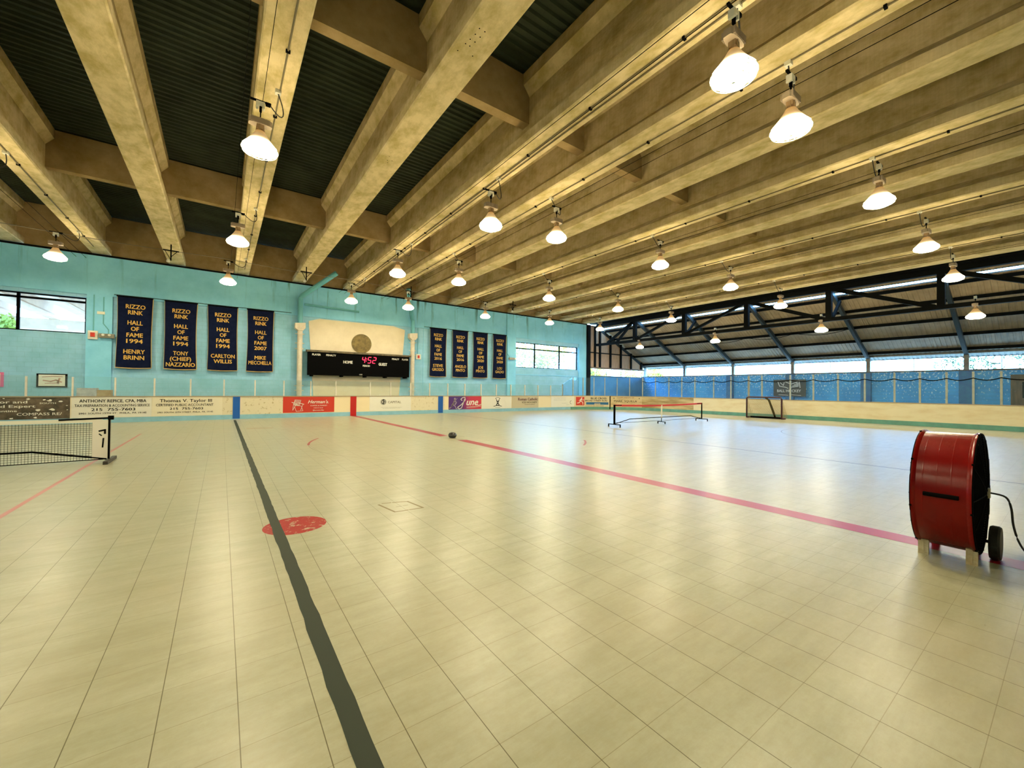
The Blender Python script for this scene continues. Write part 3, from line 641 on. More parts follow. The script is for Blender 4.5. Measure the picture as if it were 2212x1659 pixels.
# ------------------------------------------------------------------ signs on the boards
def sign(s0, s1, m, label, z0=0.22, z1=1.04, name='sponsor_sign'):
    t = thing(name, label, 'sign', bp_((s0+s1)/2, z0, 0.01)); b = MB(); ribbon(b, s0+0.01, s1-0.01, z0, z1, 0.002, 0.010); b.build('sign_panel', m, t); return t
def smap(off=0.014): return lambda u, v: bp_(u, v, off)
def letters(t, m, items, mapf=None, name='lettering'):
    for it in items:
        b = MB(); body, u, v, h = it[:4]; kw = it[4] if len(it) > 4 else {}; put_text(b, body, u, v, h, mapf or smap(), **kw); b.build(name, m, t)
TORN = M('torn_dark_sign', (0.05,0.042,0.030), 0.6, 0, (0.16,0.12,0.08), 2.2, (1,1,1), 0, None, 0.4, 0.35, 0.6)
t = sign(5.2, 9.2, TORN, 'dark torn sign with white lettering at the far left of the boards', 0.20)
letters(t, WPAINT, [('Your Neighbor and', 7.05, 0.82, 0.10, dict(width=2.05, bold=0.025)), ('Neighborhood Expert', 7.18, 0.66, 0.10, dict(width=2.2, bold=0.025)), ('y Serpentine', 7.35, 0.50, 0.075, dict(width=0.95, bold=0.02)), ('COMPASS RE/', 8.40, 0.36, 0.10, dict(width=1.15, bold=0.015)), ('SOUTH', 8.6, 0.79, 0.055, dict(width=0.42))])
b = MB()
for cx, cz, r in ((8.65,0.92,0.07),(8.5,0.95,0.05),(8.95,0.88,0.06),(8.35,0.56,0.07),(8.72,0.57,0.08),(9.1,0.72,0.03),(9.12,0.55,0.025),(7.5,1.0,0.04),(7.2,1.0,0.03),(7.7,0.26,0.05),(8.3,0.27,0.05),(8.1,0.98,0.05)):
    random.seed(int(cx*100)); poly(b, [(cx+r*random.uniform(0.4,1.3)*math.cos(a*PI/4), cz+r*random.uniform(0.3,0.8)*math.sin(a*PI/4)) for a in range(8)], smap(0.013))
b.build('torn_patch', WPAINT, t)
t = sign(9.22, 11.60, SIGNW2, 'cream sign with four lines of black tax preparation lettering')
letters(t, INK, [('ANTHONY REPICE, CPA, MBA', 10.43, 0.83, 0.125, dict(width=1.98, bold=0.03)), ('TAX PREPARATION & ACCOUNTING SERVICE', 10.42, 0.655, 0.105, dict(width=2.22, bold=0.012)), ('215  755-7603', 10.43, 0.49, 0.11, dict(width=1.30, bold=0.03)), ('2901 SOUTH 15TH ST   PHILA., PA 19145', 10.43, 0.36, 0.065, dict(width=2.0, bold=0.02))])
t = sign(11.62, 14.04, SIGNW, 'cream sign with black accountant lettering, left of the blue stripe')
letters(t, INK, [('Thomas V. Taylor III', 12.75, 0.82, 0.135, dict(width=1.80, bold=0.02)), ('CERTIFIED PUBLIC ACCOUNTANT', 12.72, 0.645, 0.105, dict(width=1.98, bold=0.012)), ('215  755-7603', 12.76, 0.485, 0.10, dict(width=1.15, bold=0.03)), ('2901 SOUTH 15TH STREET, PHILA., PA. 19145', 12.74, 0.345, 0.065, dict(width=1.92, bold=0.02))])
t = sign(16.48, 18.88, REDP, 'red sign with white lawn chair drawing and script name', 0.24)
letters(t, WPAINT, [("Herman's.", 18.10, 0.70, 0.17, dict(width=0.98, bold=0.03, shear=0.35)), ('COFFEE & MARKET', 18.12, 0.56, 0.05, dict(width=0.80)), ('1313 S 3rd', 18.10, 0.44, 0.05, dict(width=0.42, bold=0.03)), ('@hermanscoffee', 18.10, 0.32, 0.05, dict(width=0.52, bold=0.03))])
b = MB(); f_ = smap()
stroke(b, [(17.02,0.88),(17.28,0.86),(17.22,0.60),(16.95,0.64)], 0.022, f_, True)
for k in range(4): stroke(b, [(17.00-0.012*k,0.82-0.055*k),(17.27-0.012*k,0.80-0.055*k)], 0.014, f_)
for k in range(4): stroke(b, [(17.06+0.055*k-0.01,0.87),(16.99+0.058*k,0.63)], 0.014, f_)
stroke(b, [(16.88,0.76),(17.12,0.66)], 0.03, f_); stroke(b, [(17.20,0.72),(17.42,0.66)], 0.03, f_)
stroke(b, [(16.95,0.62),(16.92,0.36),(17.05,0.62)], 0.018, f_); stroke(b, [(17.0,0.60),(17.30,0.58),(17.38,0.33),(17.08,0.30),(17.0,0.55)], 0.018, f_); stroke(b, [(17.38,0.66),(17.28,0.36)], 0.018, f_)
b.build('chair_drawing', WPAINT, t)
t = sign(20.7, 23.12, SIGNW2, 'white sign with small round emblem and one word in grey capitals')
GREYINK = M('grey_ink', (0.20,0.17,0.12), 0.6)
letters(t, GREYINK, [('CAPITAL', 22.12, 0.66, 0.13, dict(width=0.78)), ('one of the most trusted names', 21.95, 0.42, 0.02, dict(width=1.2)), ('in local lending since', 21.95, 0.36, 0.02, dict(width=1.0))])
b = MB(); stroke(b, arc(21.48, 0.735, 0.155, 0, 360, 28), 0.018, f_); stroke(b, arc(21.48, 0.735, 0.105, 0, 360, 24), 0.035, f_); stroke(b, [(21.48,0.62),(21.48,0.86)], 0.05, f_); stroke(b, [(21.44,0.80),(21.55,0.74),(21.44,0.67)], 0.03, f_); b.build('emblem', M('charcoal_ink', (0.05,0.05,0.045), 0.6), t)
# purple sign
pm = M('purple_to_red_print', (0.08,0.03,0.2), 0.35); k_ = NT(pm); P_ = k_.coords(); sx_ = k_.n('ShaderNodeSeparateXYZ'); k_.l(P_, sx_.inputs[0])
k_.l(k_.ramp(k_.math('ADD', sx_.outputs[0], 0.55), 0.30, 1.0, (0.075,0.025,0.17), (0.55,0.03,0.06)), k_.b.inputs['Base Color'])
t = sign(25.56, 27.96, pm, 'purple sign fading to red with white script and a hockey player figure', 0.20)
b = MB(); stroke(b, [(26.20,0.35),(26.45,0.50),(26.75,0.80),(26.72,0.98),(26.55,0.96),(26.42,0.86),(26.50,0.78)], 0.045, smap(0.015)); stroke(b, [(26.20,0.35),(26.30,0.24),(26.48,0.30),(26.60,0.60),(26.70,0.86)], 0.045, smap(0.015))
put_text(b, 'une', 27.27, 0.47, 0.44, smap(0.015), width=0.85, bold=0.04, shear=0.35); stroke(b, [(27.60,0.50),(27.75,0.46),(27.95,0.52)], 0.03, smap(0.015)); stroke(b, [(26.85,0.36),(27.3,0.37),(27.9,0.44)], 0.02, smap(0.015)); stroke(b, [(26.85,0.30),(27.4,0.33),(27.9,0.37)], 0.014, smap(0.015)); b.build('lettering', WPAINT, t)
b = MB(); q = smap(0.014)
poly(b, arc(26.0,0.88,0.07,0,360,10), q); stroke(b, [(26.0,0.83),(25.92,0.62),(25.82,0.48)], 0.09, q); stroke(b, [(25.96,0.78),(26.12,0.66),(26.02,0.52)], 0.06, q); stroke(b, [(25.86,0.52),(25.75,0.36),(25.62,0.30)], 0.05, q); stroke(b, [(25.9,0.50),(26.05,0.40),(26.08,0.28),(26.18,0.26)], 0.05, q); stroke(b, [(26.16,0.92),(25.92,0.60),(25.66,0.27),(25.56+0.03,0.30)], 0.022, q); b.build('player_figure', M('lilac_print', (0.42,0.34,0.42), 0.5), t)
# white sign with crossed sticks
t = sign(27.98, 30.40, SIGNW2, 'white sign with small black emblem of crossed hockey sticks')
b = MB(); cx = 29.25
stroke(b, arc(cx, 0.66, 0.30, 50, 130, 10), 0.022, f_); stroke(b, [(cx-0.16,0.90),(cx+0.12,0.42),(cx+0.32,0.36)], 0.035, f_); stroke(b, [(cx+0.16,0.90),(cx-0.12,0.42),(cx-0.32,0.36)], 0.035, f_)
poly(b, [(cx-0.10,0.60),(cx+0.10,0.60),(cx+0.05,0.52),(cx-0.05,0.52)], f_); poly(b, [(cx-0.14,0.80),(cx-0.06,0.72),(cx+0.06,0.72),(cx+0.14,0.80),(cx+0.08,0.66),(cx-0.08,0.66)], f_); poly(b, [(cx-0.12,0.50),(cx,0.44),(cx+0.12,0.50),(cx+0.16,0.40),(cx-0.16,0.40)], f_); stroke(b, [(cx-0.2,0.29),(cx+0.2,0.29)], 0.015, f_); b.build('emblem', INK, t)
t = sign(30.42, 32.82, M('tan_sign', (0.55,0.48,0.33), 0.4), 'tan sign with maroon and black school ice hockey lettering')
letters(t, M('maroon_ink', (0.10,0.015,0.03), 0.5), [('Roman Catholic', 31.85, 0.74, 0.19, dict(width=1.75, bold=0.05))])
letters(t, INK, [('ICE HOCKEY', 32.0, 0.55, 0.11, dict(width=1.35, bold=0.02)), ('PLEDGED ICE CHAMPIONS', 32.0, 0.43, 0.04, dict(width=0.9))])
t = sign(34.02, 36.34, SIGNW2, 'white sign with faint grey small print near the right corner curve')
letters(t, M('faint_grey_ink', (0.42,0.44,0.44), 0.6), [('You always have your', 34.9, 0.88, 0.06, dict(width=1.2)), ('Dental of choice team', 34.9, 0.73, 0.06, dict(width=1.2)), ('foundation', 35.4, 0.48, 0.05, dict(width=0.6)), ('georgetown', 35.75, 0.36, 0.05, dict(width=0.35))])
b = MB(); stroke(b, arc(36.05, 0.56, 0.10, 0, 360, 20, 0.12), 0.028, f_); b.build('emblem', INK, t)
t = sign(36.36, 39.26, M('beige_sign', (0.66,0.56,0.38), 0.4), 'beige sign with red running figure and blue bands on the curve')
b = MB(); ribbon(b, 36.5, 37.25, 0.32, 0.98, 0.002, 0.013); b.build('red_square', REDP, t)
b = MB(); q = smap(0.022); poly(b, arc(37.02,0.90,0.05,0,360,8), q); stroke(b, [(37.0,0.86),(36.92,0.66)], 0.09, q); stroke(b, [(36.98,0.82),(37.12,0.72),(37.2,0.78)], 0.035, q); stroke(b, [(36.96,0.82),(36.85,0.74),(36.78,0.66)], 0.035, q); stroke(b, [(36.94,0.66),(37.1,0.56),(37.12,0.40)], 0.05, q); stroke(b, [(36.92,0.66),(36.78,0.52),(36.62,0.50)], 0.05, q); b.build('runner_figure', WPAINT, t)
letters(t, INK, [('BLUE CROSS', 38.42, 0.80, 0.15, dict(width=1.25, bold=0.04)), ('BROAD STREET RUN', 38.2, 0.64, 0.10, dict(width=1.75, bold=0.04)), ('SUNDAY IN THE PARK', 38.1, 0.26, 0.045, dict(width=1.5))])
b = MB(); poly(b, [(37.4,0.38),(38.1,0.38),(38.1,0.57),(37.4,0.57)], f_); poly(b, [(38.55,0.38),(39.2,0.38),(39.2,0.57),(38.55,0.57)], f_); poly(b, [(38.1,0.49),(38.55,0.49),(38.55,0.57),(38.1,0.57)], f_); stroke(b, [(38.15,0.43),(38.5,0.43)], 0.04, f_); b.build('blue_band', M('sign_blue', (0.02,0.13,0.32), 0.4), t)
t = sign(39.38, 41.76, M('aged_beige_sign', (0.60,0.48,0.28), 0.45, 0, (0.40,0.28,0.13), 1.8, (0.5,0.5,2.5), 0, None, 0.4, 0.3, 0.5), 'aged beige sign with compliments lettering and two black stars')
letters(t, M('brown_red_ink', (0.20,0.04,0.02), 0.5), [('COMPLIMENTS OF', 40.5, 0.90, 0.09, dict(width=1.30, bold=0.015)), ('1ST DISTRICT COUNCILMAN', 40.55, 0.34, 0.07, dict(width=2.1, bold=0.01))])
letters(t, INK, [('MARK  SQUILLA', 40.5, 0.60, 0.16, dict(width=1.75, bold=0.015))])
b = MB()
for cx in (39.62, 41.55): poly(b, [(cx+(0.055 if a % 2 == 0 else 0.022)*math.sin(a*PI/5), 0.90+(0.065 if a % 2 == 0 else 0.026)*math.cos(a*PI/5)) for a in range(10)], f_)
b.build('star', INK, t)

# ------------------------------------------------------------------ banners
def banner(x0, x1, lines, label, seed):
    W = x1-x0; z0, z1 = 2.33, 5.46; ph = seed*1.7
    def d(u, v):                               # soft cloth folds, stronger at the foot
        a = (u-x0)/W; b_ = (z1-v)/(z1-z0)
        return 24.66+0.022*math.sin(7*a+ph+1.5*b_)*(0.3+0.7*b_)+0.010*math.sin(19*a+ph*2)
    def xs(u, v): b_ = (z1-v)/(z1-z0); return (x0+x1)/2+(u-(x0+x1)/2)*(1-0.045*math.sin(PI*min(1, b_*1.05)))+0.012*math.sin(3*b_+ph)
    t = thing('hanging_banner', label, 'banner', ((x0+x1)/2, 24.66, z0), 'navy hall of fame banners on the far wall')
    NX, NZ = 14, 12; vs = []
    for off in (0.0, 0.012):
        for j in range(NZ+1):
            for i in range(NX+1): u = x0+W*i/NX; v = z0+(z1-z0)*j/NZ; vs.append((xs(u,v), d(u,v)+off, v-(0.025*math.sin(PI*i/NX) if j == 0 else 0)))
    K = (NX+1)*(NZ+1); fs = []
    for j in range(NZ):
        for i in range(NX): a = j*(NX+1)+i; fs.append((a, a+1, a+NX+2, a+NX+1)); fs.append((K+a+NX+1, K+a+NX+2, K+a+1, K+a))
    MB().add(vs, fs).build('cloth', NAVY, t, True)
    m = MB(); f = lambda u, v: (xs(u,v), d(u,v)-0.006, v)
    zz = [z0+(z1-z0)*j/12 for j in range(13)]
    m.tube([(xs(x1,v)+0.008, d(x1,v)-0.004, v) for v in zz], 0.016, 5); m.tube([(xs(x0,v)-0.006, d(x0,v)-0.004, v) for v in zz], 0.008, 5)
    m.tube([(xs(x0+W*i/14,z0), d(x0+W*i/14,z0)-0.004, z0-0.012-0.025*math.sin(PI*i/14)) for i in range(15)], 0.022, 5); m.build('edging', TRIMG, t)
    m = MB(); cx = (x0+x1)/2
    for s_, v, wd in lines: put_text(m, s_, cx+0.01, v, 0.185, lambda u, v: (xs(u,v), d(u,v)-0.010, v), width=wd, bold=0.045)
    m.build('lettering', GOLD, t)
    MB().box(x0-0.02, x1+0.02, 24.64, 24.69, 5.45, 5.50).build('hanging_rod', BLK, t)
def BL(year, n, yy=0.0):
    L = [('RIZZO',4.96,0.66),('RINK',4.70,0.50),('HALL',4.24,0.52),('OF',3.97,0.27),('FAME',3.69,0.56),(year,3.42,0.56)]
    return L+n
BN = [(-3.80,-2.62,BL('1994',[('HENRY',2.95,0.72),('BRINN',2.68,0.68)]),'navy and gold banner dated 1994, leftmost on the far wall beside the window'),
 (-2.19,-1.00,BL('1994',[('TONY',2.97,0.56),('(CHIEF)',2.71,0.78),('NAZZARIO',2.44,1.06)]),'navy and gold banner dated 1994, second from the left, with brackets in its last lines'),
 (-0.59,0.61,BL('1994',[('CARLTON',2.93,0.98),('WILLIS',2.67,0.74)]),'navy and gold banner dated 1994, third from the left'),
 (1.01,2.17,BL('2007',[('MIKE',2.93,0.50),('MECCHELLA',2.67,1.02)]),'navy and gold banner dated 2007, just left of the white pipe'),
 (11.01,12.18,BL('2016',[('STEVE',2.95,0.72),('GROSSO',2.69,0.84)]),'navy and gold banner dated 2016, first right of the scoreboard'),
 (12.66,13.84,BL('2016',[('ANGELO',2.95,0.86),('PINTO',2.69,0.68)]),'navy and gold banner dated 2016, second right of the scoreboard'),
 (14.25,15.43,BL('2020',[('JOE',2.95,0.42),('PINTO',2.69,0.70)]),'navy and gold banner dated 2020, third right of the scoreboard'),
 (15.91,17.05,BL('2020',[('LOU',2.95,0.44),('GALDO',2.69,0.76)]),'navy and gold banner dated 2020, nearest to the right window')]
for i, (a, b_, L, lab) in enumerate(BN): banner(a, b_, L, lab, i+1)

for x0, x1, lab in ((-3.9, 3.0, 'left'), (10.6, 17.15, 'right')):
    tag(MB().tube([(x0,24.67,5.52),(x1,24.67,5.52)], 0.012, 5).build('banner_wire', BLK), 'thin wire along the wall that holds the %s four banners' % lab, 'wire')

# ------------------------------------------------------------------ scoreboard
sb = thing('scoreboard', 'long black scoreboard with red digits reading 4:52', 'scoreboard', (6.65, 24.5, 2.2))
MB().box(3.80, 9.50, 24.32, 24.66, 2.20, 3.46).build('case', BLK, sb)
MB().ext([(24.26,3.46),(24.68,3.46),(24.68,3.60),(24.26,3.54)], lambda u, v: (3.72, u, v), lambda u, v: (9.58, u, v)).build('hood', M('rusty_hood', (0.16,0.12,0.06), 0.7, 0, (0.05,0.04,0.02), 5), sb)
for x in (4.0, 5.55, 6.85, 8.05, 9.3): MB().box(x-0.06, x+0.06, 24.34, 24.79, 2.13, 2.20).build('mount', BLK, sb)
f = lambda u, v: (u, 24.315, v)
letters(sb, WPAINT, [('PLAYER',4.20,3.27,0.10,dict(width=0.42,bold=0.05)),('PENALTY',4.95,3.27,0.10,dict(width=0.50,bold=0.05)),('HOME',5.85,2.90,0.16,dict(width=0.50,bold=0.06)),('PERIOD',6.88,2.76,0.10,dict(width=0.40,bold=0.05)),('GUEST',7.85,2.86,0.16,dict(width=0.50,bold=0.06)),('PENALTY',8.62,3.24,0.10,dict(width=0.44,bold=0.05)),('PLAYER',9.22,3.24,0.10,dict(width=0.38,bold=0.05)),('OES',6.57,2.26,0.06,dict(width=0.18,bold=0.04,shear=0.3))], f)
RED = emis('red_led', (1.0,0.02,0.07), 3.0); m = MB()
def digit(ch, x, z, w_, h_):
    S = {'a':((0,2),(1,2)),'b':((1,2),(1,1)),'c':((1,1),(1,0)),'d':((0,0),(1,0)),'e':((0,1),(0,0)),'f':((0,2),(0,1)),'g':((0,1),(1,1))}
    for c in {'4':'fgbc','5':'afgcd','2':'abged'}[ch]:
        (a, b2), (c2, d2) = S[c]; p = lambda i, j: (x+i*w_+0.03*j, z+j*h_/2); A, B = p(a,b2), p(c2,d2)
        L = math.hypot(B[0]-A[0], B[1]-A[1]); ux, uz = (B[0]-A[0])/L*0.025, (B[1]-A[1])/L*0.025
        stroke(m, [(A[0]+ux,A[1]+uz),(B[0]-ux,B[1]-uz)], 0.032, f)
digit('4',6.62,2.98,0.15,0.34); digit('5',6.94,2.98,0.17,0.34); digit('2',7.22,2.98,0.17,0.34)
stroke(m, [(6.86,3.08),(6.87,3.11)], 0.03, f); stroke(m, [(6.88,3.2),(6.89,3.23)], 0.03, f); m.build('digits', RED, sb)

# ------------------------------------------------------------------ downpipes
def downpipe(x, zj, zt, x2, z2, label):
    t = thing('downpipe', label, 'pipe', (x, 24.5, 1.0)); y = 24.5
    m = MB().tube([(x,y,0.02),(x,y,zj-0.2)], 0.13, 14)
    for z in (1.35, 1.6, 3.6, 3.9, zj-0.55): m.tube([(x,y,z-0.02),(x,y,z+0.02)], 0.16, 14).box(x-0.22, x+0.22, y, y+0.06, z-0.02, z+0.02)
    m.build('lower_pipe', PIPEW, t, False)
    MB().ext([(x-0.26,zj),(x+0.24,zj+0.05),(x+0.24,zj-0.24),(x+0.12,zj-0.38),(x-0.12,zj-0.38),(x-0.26,zj-0.26)], lambda u, v: (u, y-0.2, v), lambda u, v: (u, y+0.18, v)).build('collector_box', PIPEW, t)
    MB().tube([(x,y,zj),(x,y,zt-0.1),(x+(0.08 if x2 > x else -0.05),y,zt+0.05),(x2,y-1.0,z2)], 0.13, 14).build('upper_pipe', TEALP, t, False)
downpipe(3.40, 4.95, 6.42, 5.0, 7.75, 'left downpipe, white below and teal above, bending right under the girders')
downpipe(9.77, 4.95, 5.86, 9.05, 7.5, 'right downpipe, white below and teal above, right of the scoreboard')
tag(MB().tube([(3.6,24.62,6.05),(6.5,24.62,5.98)], 0.06, 10).build('horizontal_pipe', TEALP), 'short horizontal teal pipe on the wall above the white painted area', 'pipe')

# ------------------------------------------------------------------ small wall fixtures
t = thing('fire_alarm_box', 'pale box with red pull station left of the first banner', 'alarm', (-4.53, 24.66, 3.5))
MB().box(-4.68,-4.38,24.62,24.70,3.5,3.86).build('case', WHITE, t); MB().box(-4.60,-4.46,24.58,24.62,3.6,3.78).build('pull_station', REDP, t)
t = thing('emergency_light', 'long grey twin emergency light left of the first banner', 'light fixture', (-4.1, 24.6, 3.6))
MB().box(-4.34,-3.86,24.55,24.70,3.58,3.76).build('case', M('grey_plastic', (0.22,0.20,0.15), 0.5), t)
for x in (-4.2,-4.0): MB().tube([(x,24.5,3.70),(x,24.55,3.70)], 0.05, 10).build('lamp_head', WHITE, t)
t = thing('wall_conduit', 'two thin teal conduits dropping to the alarm and emergency light at left', 'conduit', (-4.4, 24.68, 4.6))
MB().tube([(-4.52,24.68,3.86),(-4.52,24.68,5.42)],0.02,6).build('pipe', TEALP, t); MB().tube([(-4.22,24.68,5.36),(-4.22,24.68,4.2),(-4.05,24.68,3.95),(-4.05,24.68,3.76)],0.02,6).build('pipe', TEALP, t)
tag(MB().box(-4.42,-4.18,24.66,24.70,4.60,4.72).build('wall_speaker', WHITE), 'small cream fitting on the wall between window and first banner', 'fitting')
t = thing('fire_alarm_box', 'pale box with red pull station right of the white downpipe', 'alarm', (10.25, 24.75, 3.4))
MB().box(10.10,10.42,24.72,24.80,3.38,3.72).build('case', WHITE, t); MB().box(10.2,10.32,24.68,24.72,3.46,3.64).build('pull_station', REDP, t)
tag(MB().tube([(10.22,24.76,3.72),(10.22,24.76,5.40)],0.02,6).build('wall_conduit', TEALP), 'thin teal conduit rising from the right alarm box', 'conduit')
t = thing('emergency_light', 'small grey emergency light between the last banner and right window', 'light fixture', (17.5, 24.6, 3.8))
MB().box(17.3,17.75,24.56,24.70,3.72,3.88).build('case', M('grey_plastic_light', (0.35,0.33,0.26), 0.5), t); MB().tube([(17.82,24.52,3.80),(17.82,24.6,3.80)], 0.05, 10).build('lamp_head', WHITE, t)
tag(MB().tube([(17.10,24.66,7.1),(17.10,24.66,4.2),(17.35,24.66,3.95),(17.35,24.66,3.88)],0.025,6).build('wall_conduit', TEALP), 'tall thin dark teal conduit down the wall left of the right window', 'conduit')
t = thing('notice_board', 'white poster with faint drawing in dark ragged frame low on the left wall', 'poster', (-5.72, 24.75, 1.7))
MB().box(-6.15,-5.28,24.76,24.80,1.42,1.98).build('frame', BLK, t); MB().box(-6.09,-5.34,24.75,24.76,1.47,1.94).build('sheet', WPAINT, t)
m = MB(); g_ = lambda u, v: (u, 24.746, v); stroke(m, [(-5.98,1.84),(-5.7,1.87),(-5.42,1.86)], 0.03, g_); stroke(m, [(-5.95,1.7),(-5.75,1.66),(-5.6,1.72),(-5.45,1.64)], 0.05, g_); stroke(m, [(-5.9,1.58),(-5.5,1.6)], 0.03, g_); stroke(m, [(-5.55,1.6),(-5.5,1.78)], 0.06, g_); m.build('drawing', M('faded_pink_print', (0.5,0.3,0.25), 0.6), t)
t = thing('notice_board', 'pink and white poster cut by the left edge of the photo', 'poster', (-7.3, 24.75, 1.7))
MB().box(-7.6,-7.02,24.76,24.80,1.42,2.0).build('frame', M('pink_card', (0.7,0.15,0.35), 0.6), t); MB().box(-7.55,-7.1,24.75,24.76,1.47,1.95).build('sheet', WPAINT, t)
tag(MB().box(-4.89,-4.30,24.2,24.6,0.9,1.40).build('carton', M('white_carton', (0.6,0.6,0.62), 0.7, 0, (0.4,0.4,0.45), 4)), 'white box behind the low glass at left', 'box')
tag(MB().box(-4.29,-3.86,24.2,24.6,0.9,1.32).build('carton', M('tan_carton', (0.5,0.36,0.2), 0.7, 0, (0.4,0.25,0.12), 4)), 'tan box behind the low glass, touching the white one', 'box')
shelf = thing('low_bench', 'low ledge behind the far boards carrying two boxes', 'bench', (-4.4, 24.4, 0)); MB().box(-5.2,-3.6,24.15,24.68,0.82,0.90).build('top', WHITE, shelf)
for x in (-5.1,-3.7): MB().box(x-0.04,x+0.04,24.2,24.62,0,0.82).build('leg', WHITE, shelf)

# banner and doorway behind the end glass
t = thing('team_banner', 'dark brown ball hockey banner with flag drawing behind the end glass', 'banner', (33.3, 12.2, 1.2))
MB().box(33.30,33.33,11.2,13.25,1.22,2.42).build('cloth', M('dark_brown_vinyl', (0.05,0.03,0.03), 0.5), t)
h_ = lambda u, v: (33.295, -u, v)
m = MB(); put_text(m, 'BALL HOCKEY', -12.25, 1.52, 0.19, h_, width=1.5, bold=0.04)
for k in range(4): stroke(m, [(-12.15+0.12*k,1.86+0.10*k),(-11.65,1.95+0.07*k)], 0.045, h_)
stroke(m, [(-12.95,2.25),(-12.85,1.95),(-12.5,1.88),(-12.3,1.80)], 0.05, h_); stroke(m, [(-12.8,2.2),(-12.6,2.0),(-12.55,2.22)], 0.04, h_); stroke(m, [(-12.45,2.25),(-12.1,2.1),(-11.6,2.3),(-11.55,1.85)], 0.05, h_); stroke(m, [(-12.9,1.33),(-12.3,1.30)], 0.03, h_); stroke(m, [(-12.1,1.34),(-11.5,1.29)], 0.03, h_)
m.build('lettering', M('white_red_print', (0.75,0.62,0.58), 0.5), t)
t = thing('wooden_booth', 'brown wooden booth with dark window at the right edge behind the glass', 'booth', (32.6, 0.8, 0))
BR = M('brown_stained_wood', (0.16,0.075,0.03), 0.6, 0, (0.08,0.035,0.015), 4, (1,3,0.4))
MB().box(32.2,33.3,-1.4,2.05,0,2.52).build('wall', BR, t); MB().box(32.17,32.2,-1.0,1.68,1.35,2.15).build('window', BLK, t); MB().box(32.14,32.2,-1.1,1.75,1.27,1.34).build('ledge', BR, t)

# ------------------------------------------------------------------ floor markings
def dmap(z): return lambda u, v: (u, v, z)
def mark(name, mb, m): return mb.build(name, m, fl)
TAPE = paint_material('grey_tape', (0.030,0.038,0.026), 0.68, 0.6, (0.38,0.33,0.2), 6)
b = MB(); ys = [y*0.15 for y in range(-6, 150)]
random.seed(3)
L_ = [(0.465+random.uniform(-0.006,0.004), y) for y in ys]; R_ = [(0.560+random.uniform(-0.004,0.004), y) for y in ys]
vs = []
for p, q_ in zip(L_, R_): vs += [(p[0],p[1],0.0015),(q_[0],q_[1],0.0015)]
b.add(vs, [(2*i,2*i+1,2*i+3,2*i+2) for i in range(len(ys)-1)]); mark('blue_line_tape', b, TAPE)
b = MB(); poly(b, [(11.15,-0.9),(11.21,-0.9),(11.21,22.95),(11.15,22.95)], dmap(0.0015)); mark('blue_line_tape', b, M('dark_tape', (0.04,0.05,0.06), 0.4))
REDL = M('red_line_paint', (0.29,0.006,0.016), 0.32, 0, (0.33,0.035,0.055), 1.4, (1,0.25,1), 0, None, 0.3, 0.38, 0.6)
b = MB(); poly(b, [(5.72,-0.9),(6.02,-0.9),(6.02,10.75),(5.72,10.75)], dmap(0.0012)); poly(b, [(5.72,11.95),(6.02,11.95),(6.02,22.95),(5.72,22.95)], dmap(0.0012)); mark('center_line', b, REDL)
b = MB(); poly(b, [(-2.085,4.0),(-2.025,4.0),(-2.025,17.3),(-2.085,17.3)], dmap(0.0012)); mark('court_line', b, M('pale_red_paint', (0.46,0.15,0.12), 0.3))
REDD = paint_material('worn_red_paint', (0.30,0.008,0.006), 0.55, 0.4, (0.40,0.33,0.24), 11)
b = MB(); poly(b, arc(0.69, 5.08, 0.315, 0, 355, 40), dmap(0.0008)); mark('faceoff_spot', b, REDD)
THIN = M('thin_brown_line', (0.17,0.13,0.06), 0.4); THINR = M('thin_red_line', (0.30,0.02,0.02), 0.4)
def ring(cx, cy, r, a0, a1, wd, m, name, n=60):
    b = MB(); A = arc(cx, cy, r-wd/2, a0, a1, n); B = arc(cx, cy, r+wd/2, a0, a1, n); vs = []
    for p, q_ in zip(A, B): vs += [(p[0],p[1],0.0012),(q_[0],q_[1],0.0012)]
    b.add(vs, [(2*i,2*i+1,2*i+3,2*i+2) for i in range(len(A)-1)]); mark(name, b, m)
ring(5.87, 11.3, 4.02, 150, 172, 0.06, THINR, 'center_circle'); ring(5.87, 11.3, 4.02, 172, 245, 0.012, THIN, 'center_circle'); ring(5.87, 11.3, 4.02, 305, 322, 0.06, THINR, 'center_circle')
ring(25.9, 10.5, 1.83, 90, 270, 0.10, M('faded_red_paint', (0.36,0.16,0.18), 0.3), 'goal_crease'); ring(19.0, 3.2, 3.8, 60, 200, 0.03, THIN, 'faceoff_circle')
b = MB(); q = dmap(0.0012); BRK = M('brown_tape', (0.16,0.12,0.035), 0.5)
for A in ([(1.76,5.39),(1.86,5.37)],[(1.89,5.36),(2.07,5.31)],[(2.07,5.31),(2.13,4.92)],[(1.77,4.94),(1.93,4.93)],[(1.96,4.93),(2.13,4.92)],[(1.70,5.36),(1.77,4.94)]): stroke(b, A, 0.028, q)
stroke(b, [(1.86,5.14),(1.92,5.135)], 0.012, q); stroke(b, [(1.95,5.14),(2.01,5.14)], 0.012, q); mark('tape_square', b, BRK)
b = MB(); stroke(b, [(0.80,17.7),(1.55,17.55)], 0.10, q); stroke(b, [(2.9,17.7),(3.05,17.7)], 0.08, q); stroke(b, [(3.9,17.6),(4.0,17.6)], 0.08, q); mark('hash_mark', b, M('orange_brown_tape', (0.40,0.16,0.05), 0.5))
b = MB(); stroke(b, [(5.55,11.0),(5.95,10.85)], 0.03, q); stroke(b, [(6.2,11.85),(6.35,11.5)], 0.03, q); stroke(b, [(5.5,11.9),(5.7,11.8)], 0.03, q); mark('center_spot', b, BRK)

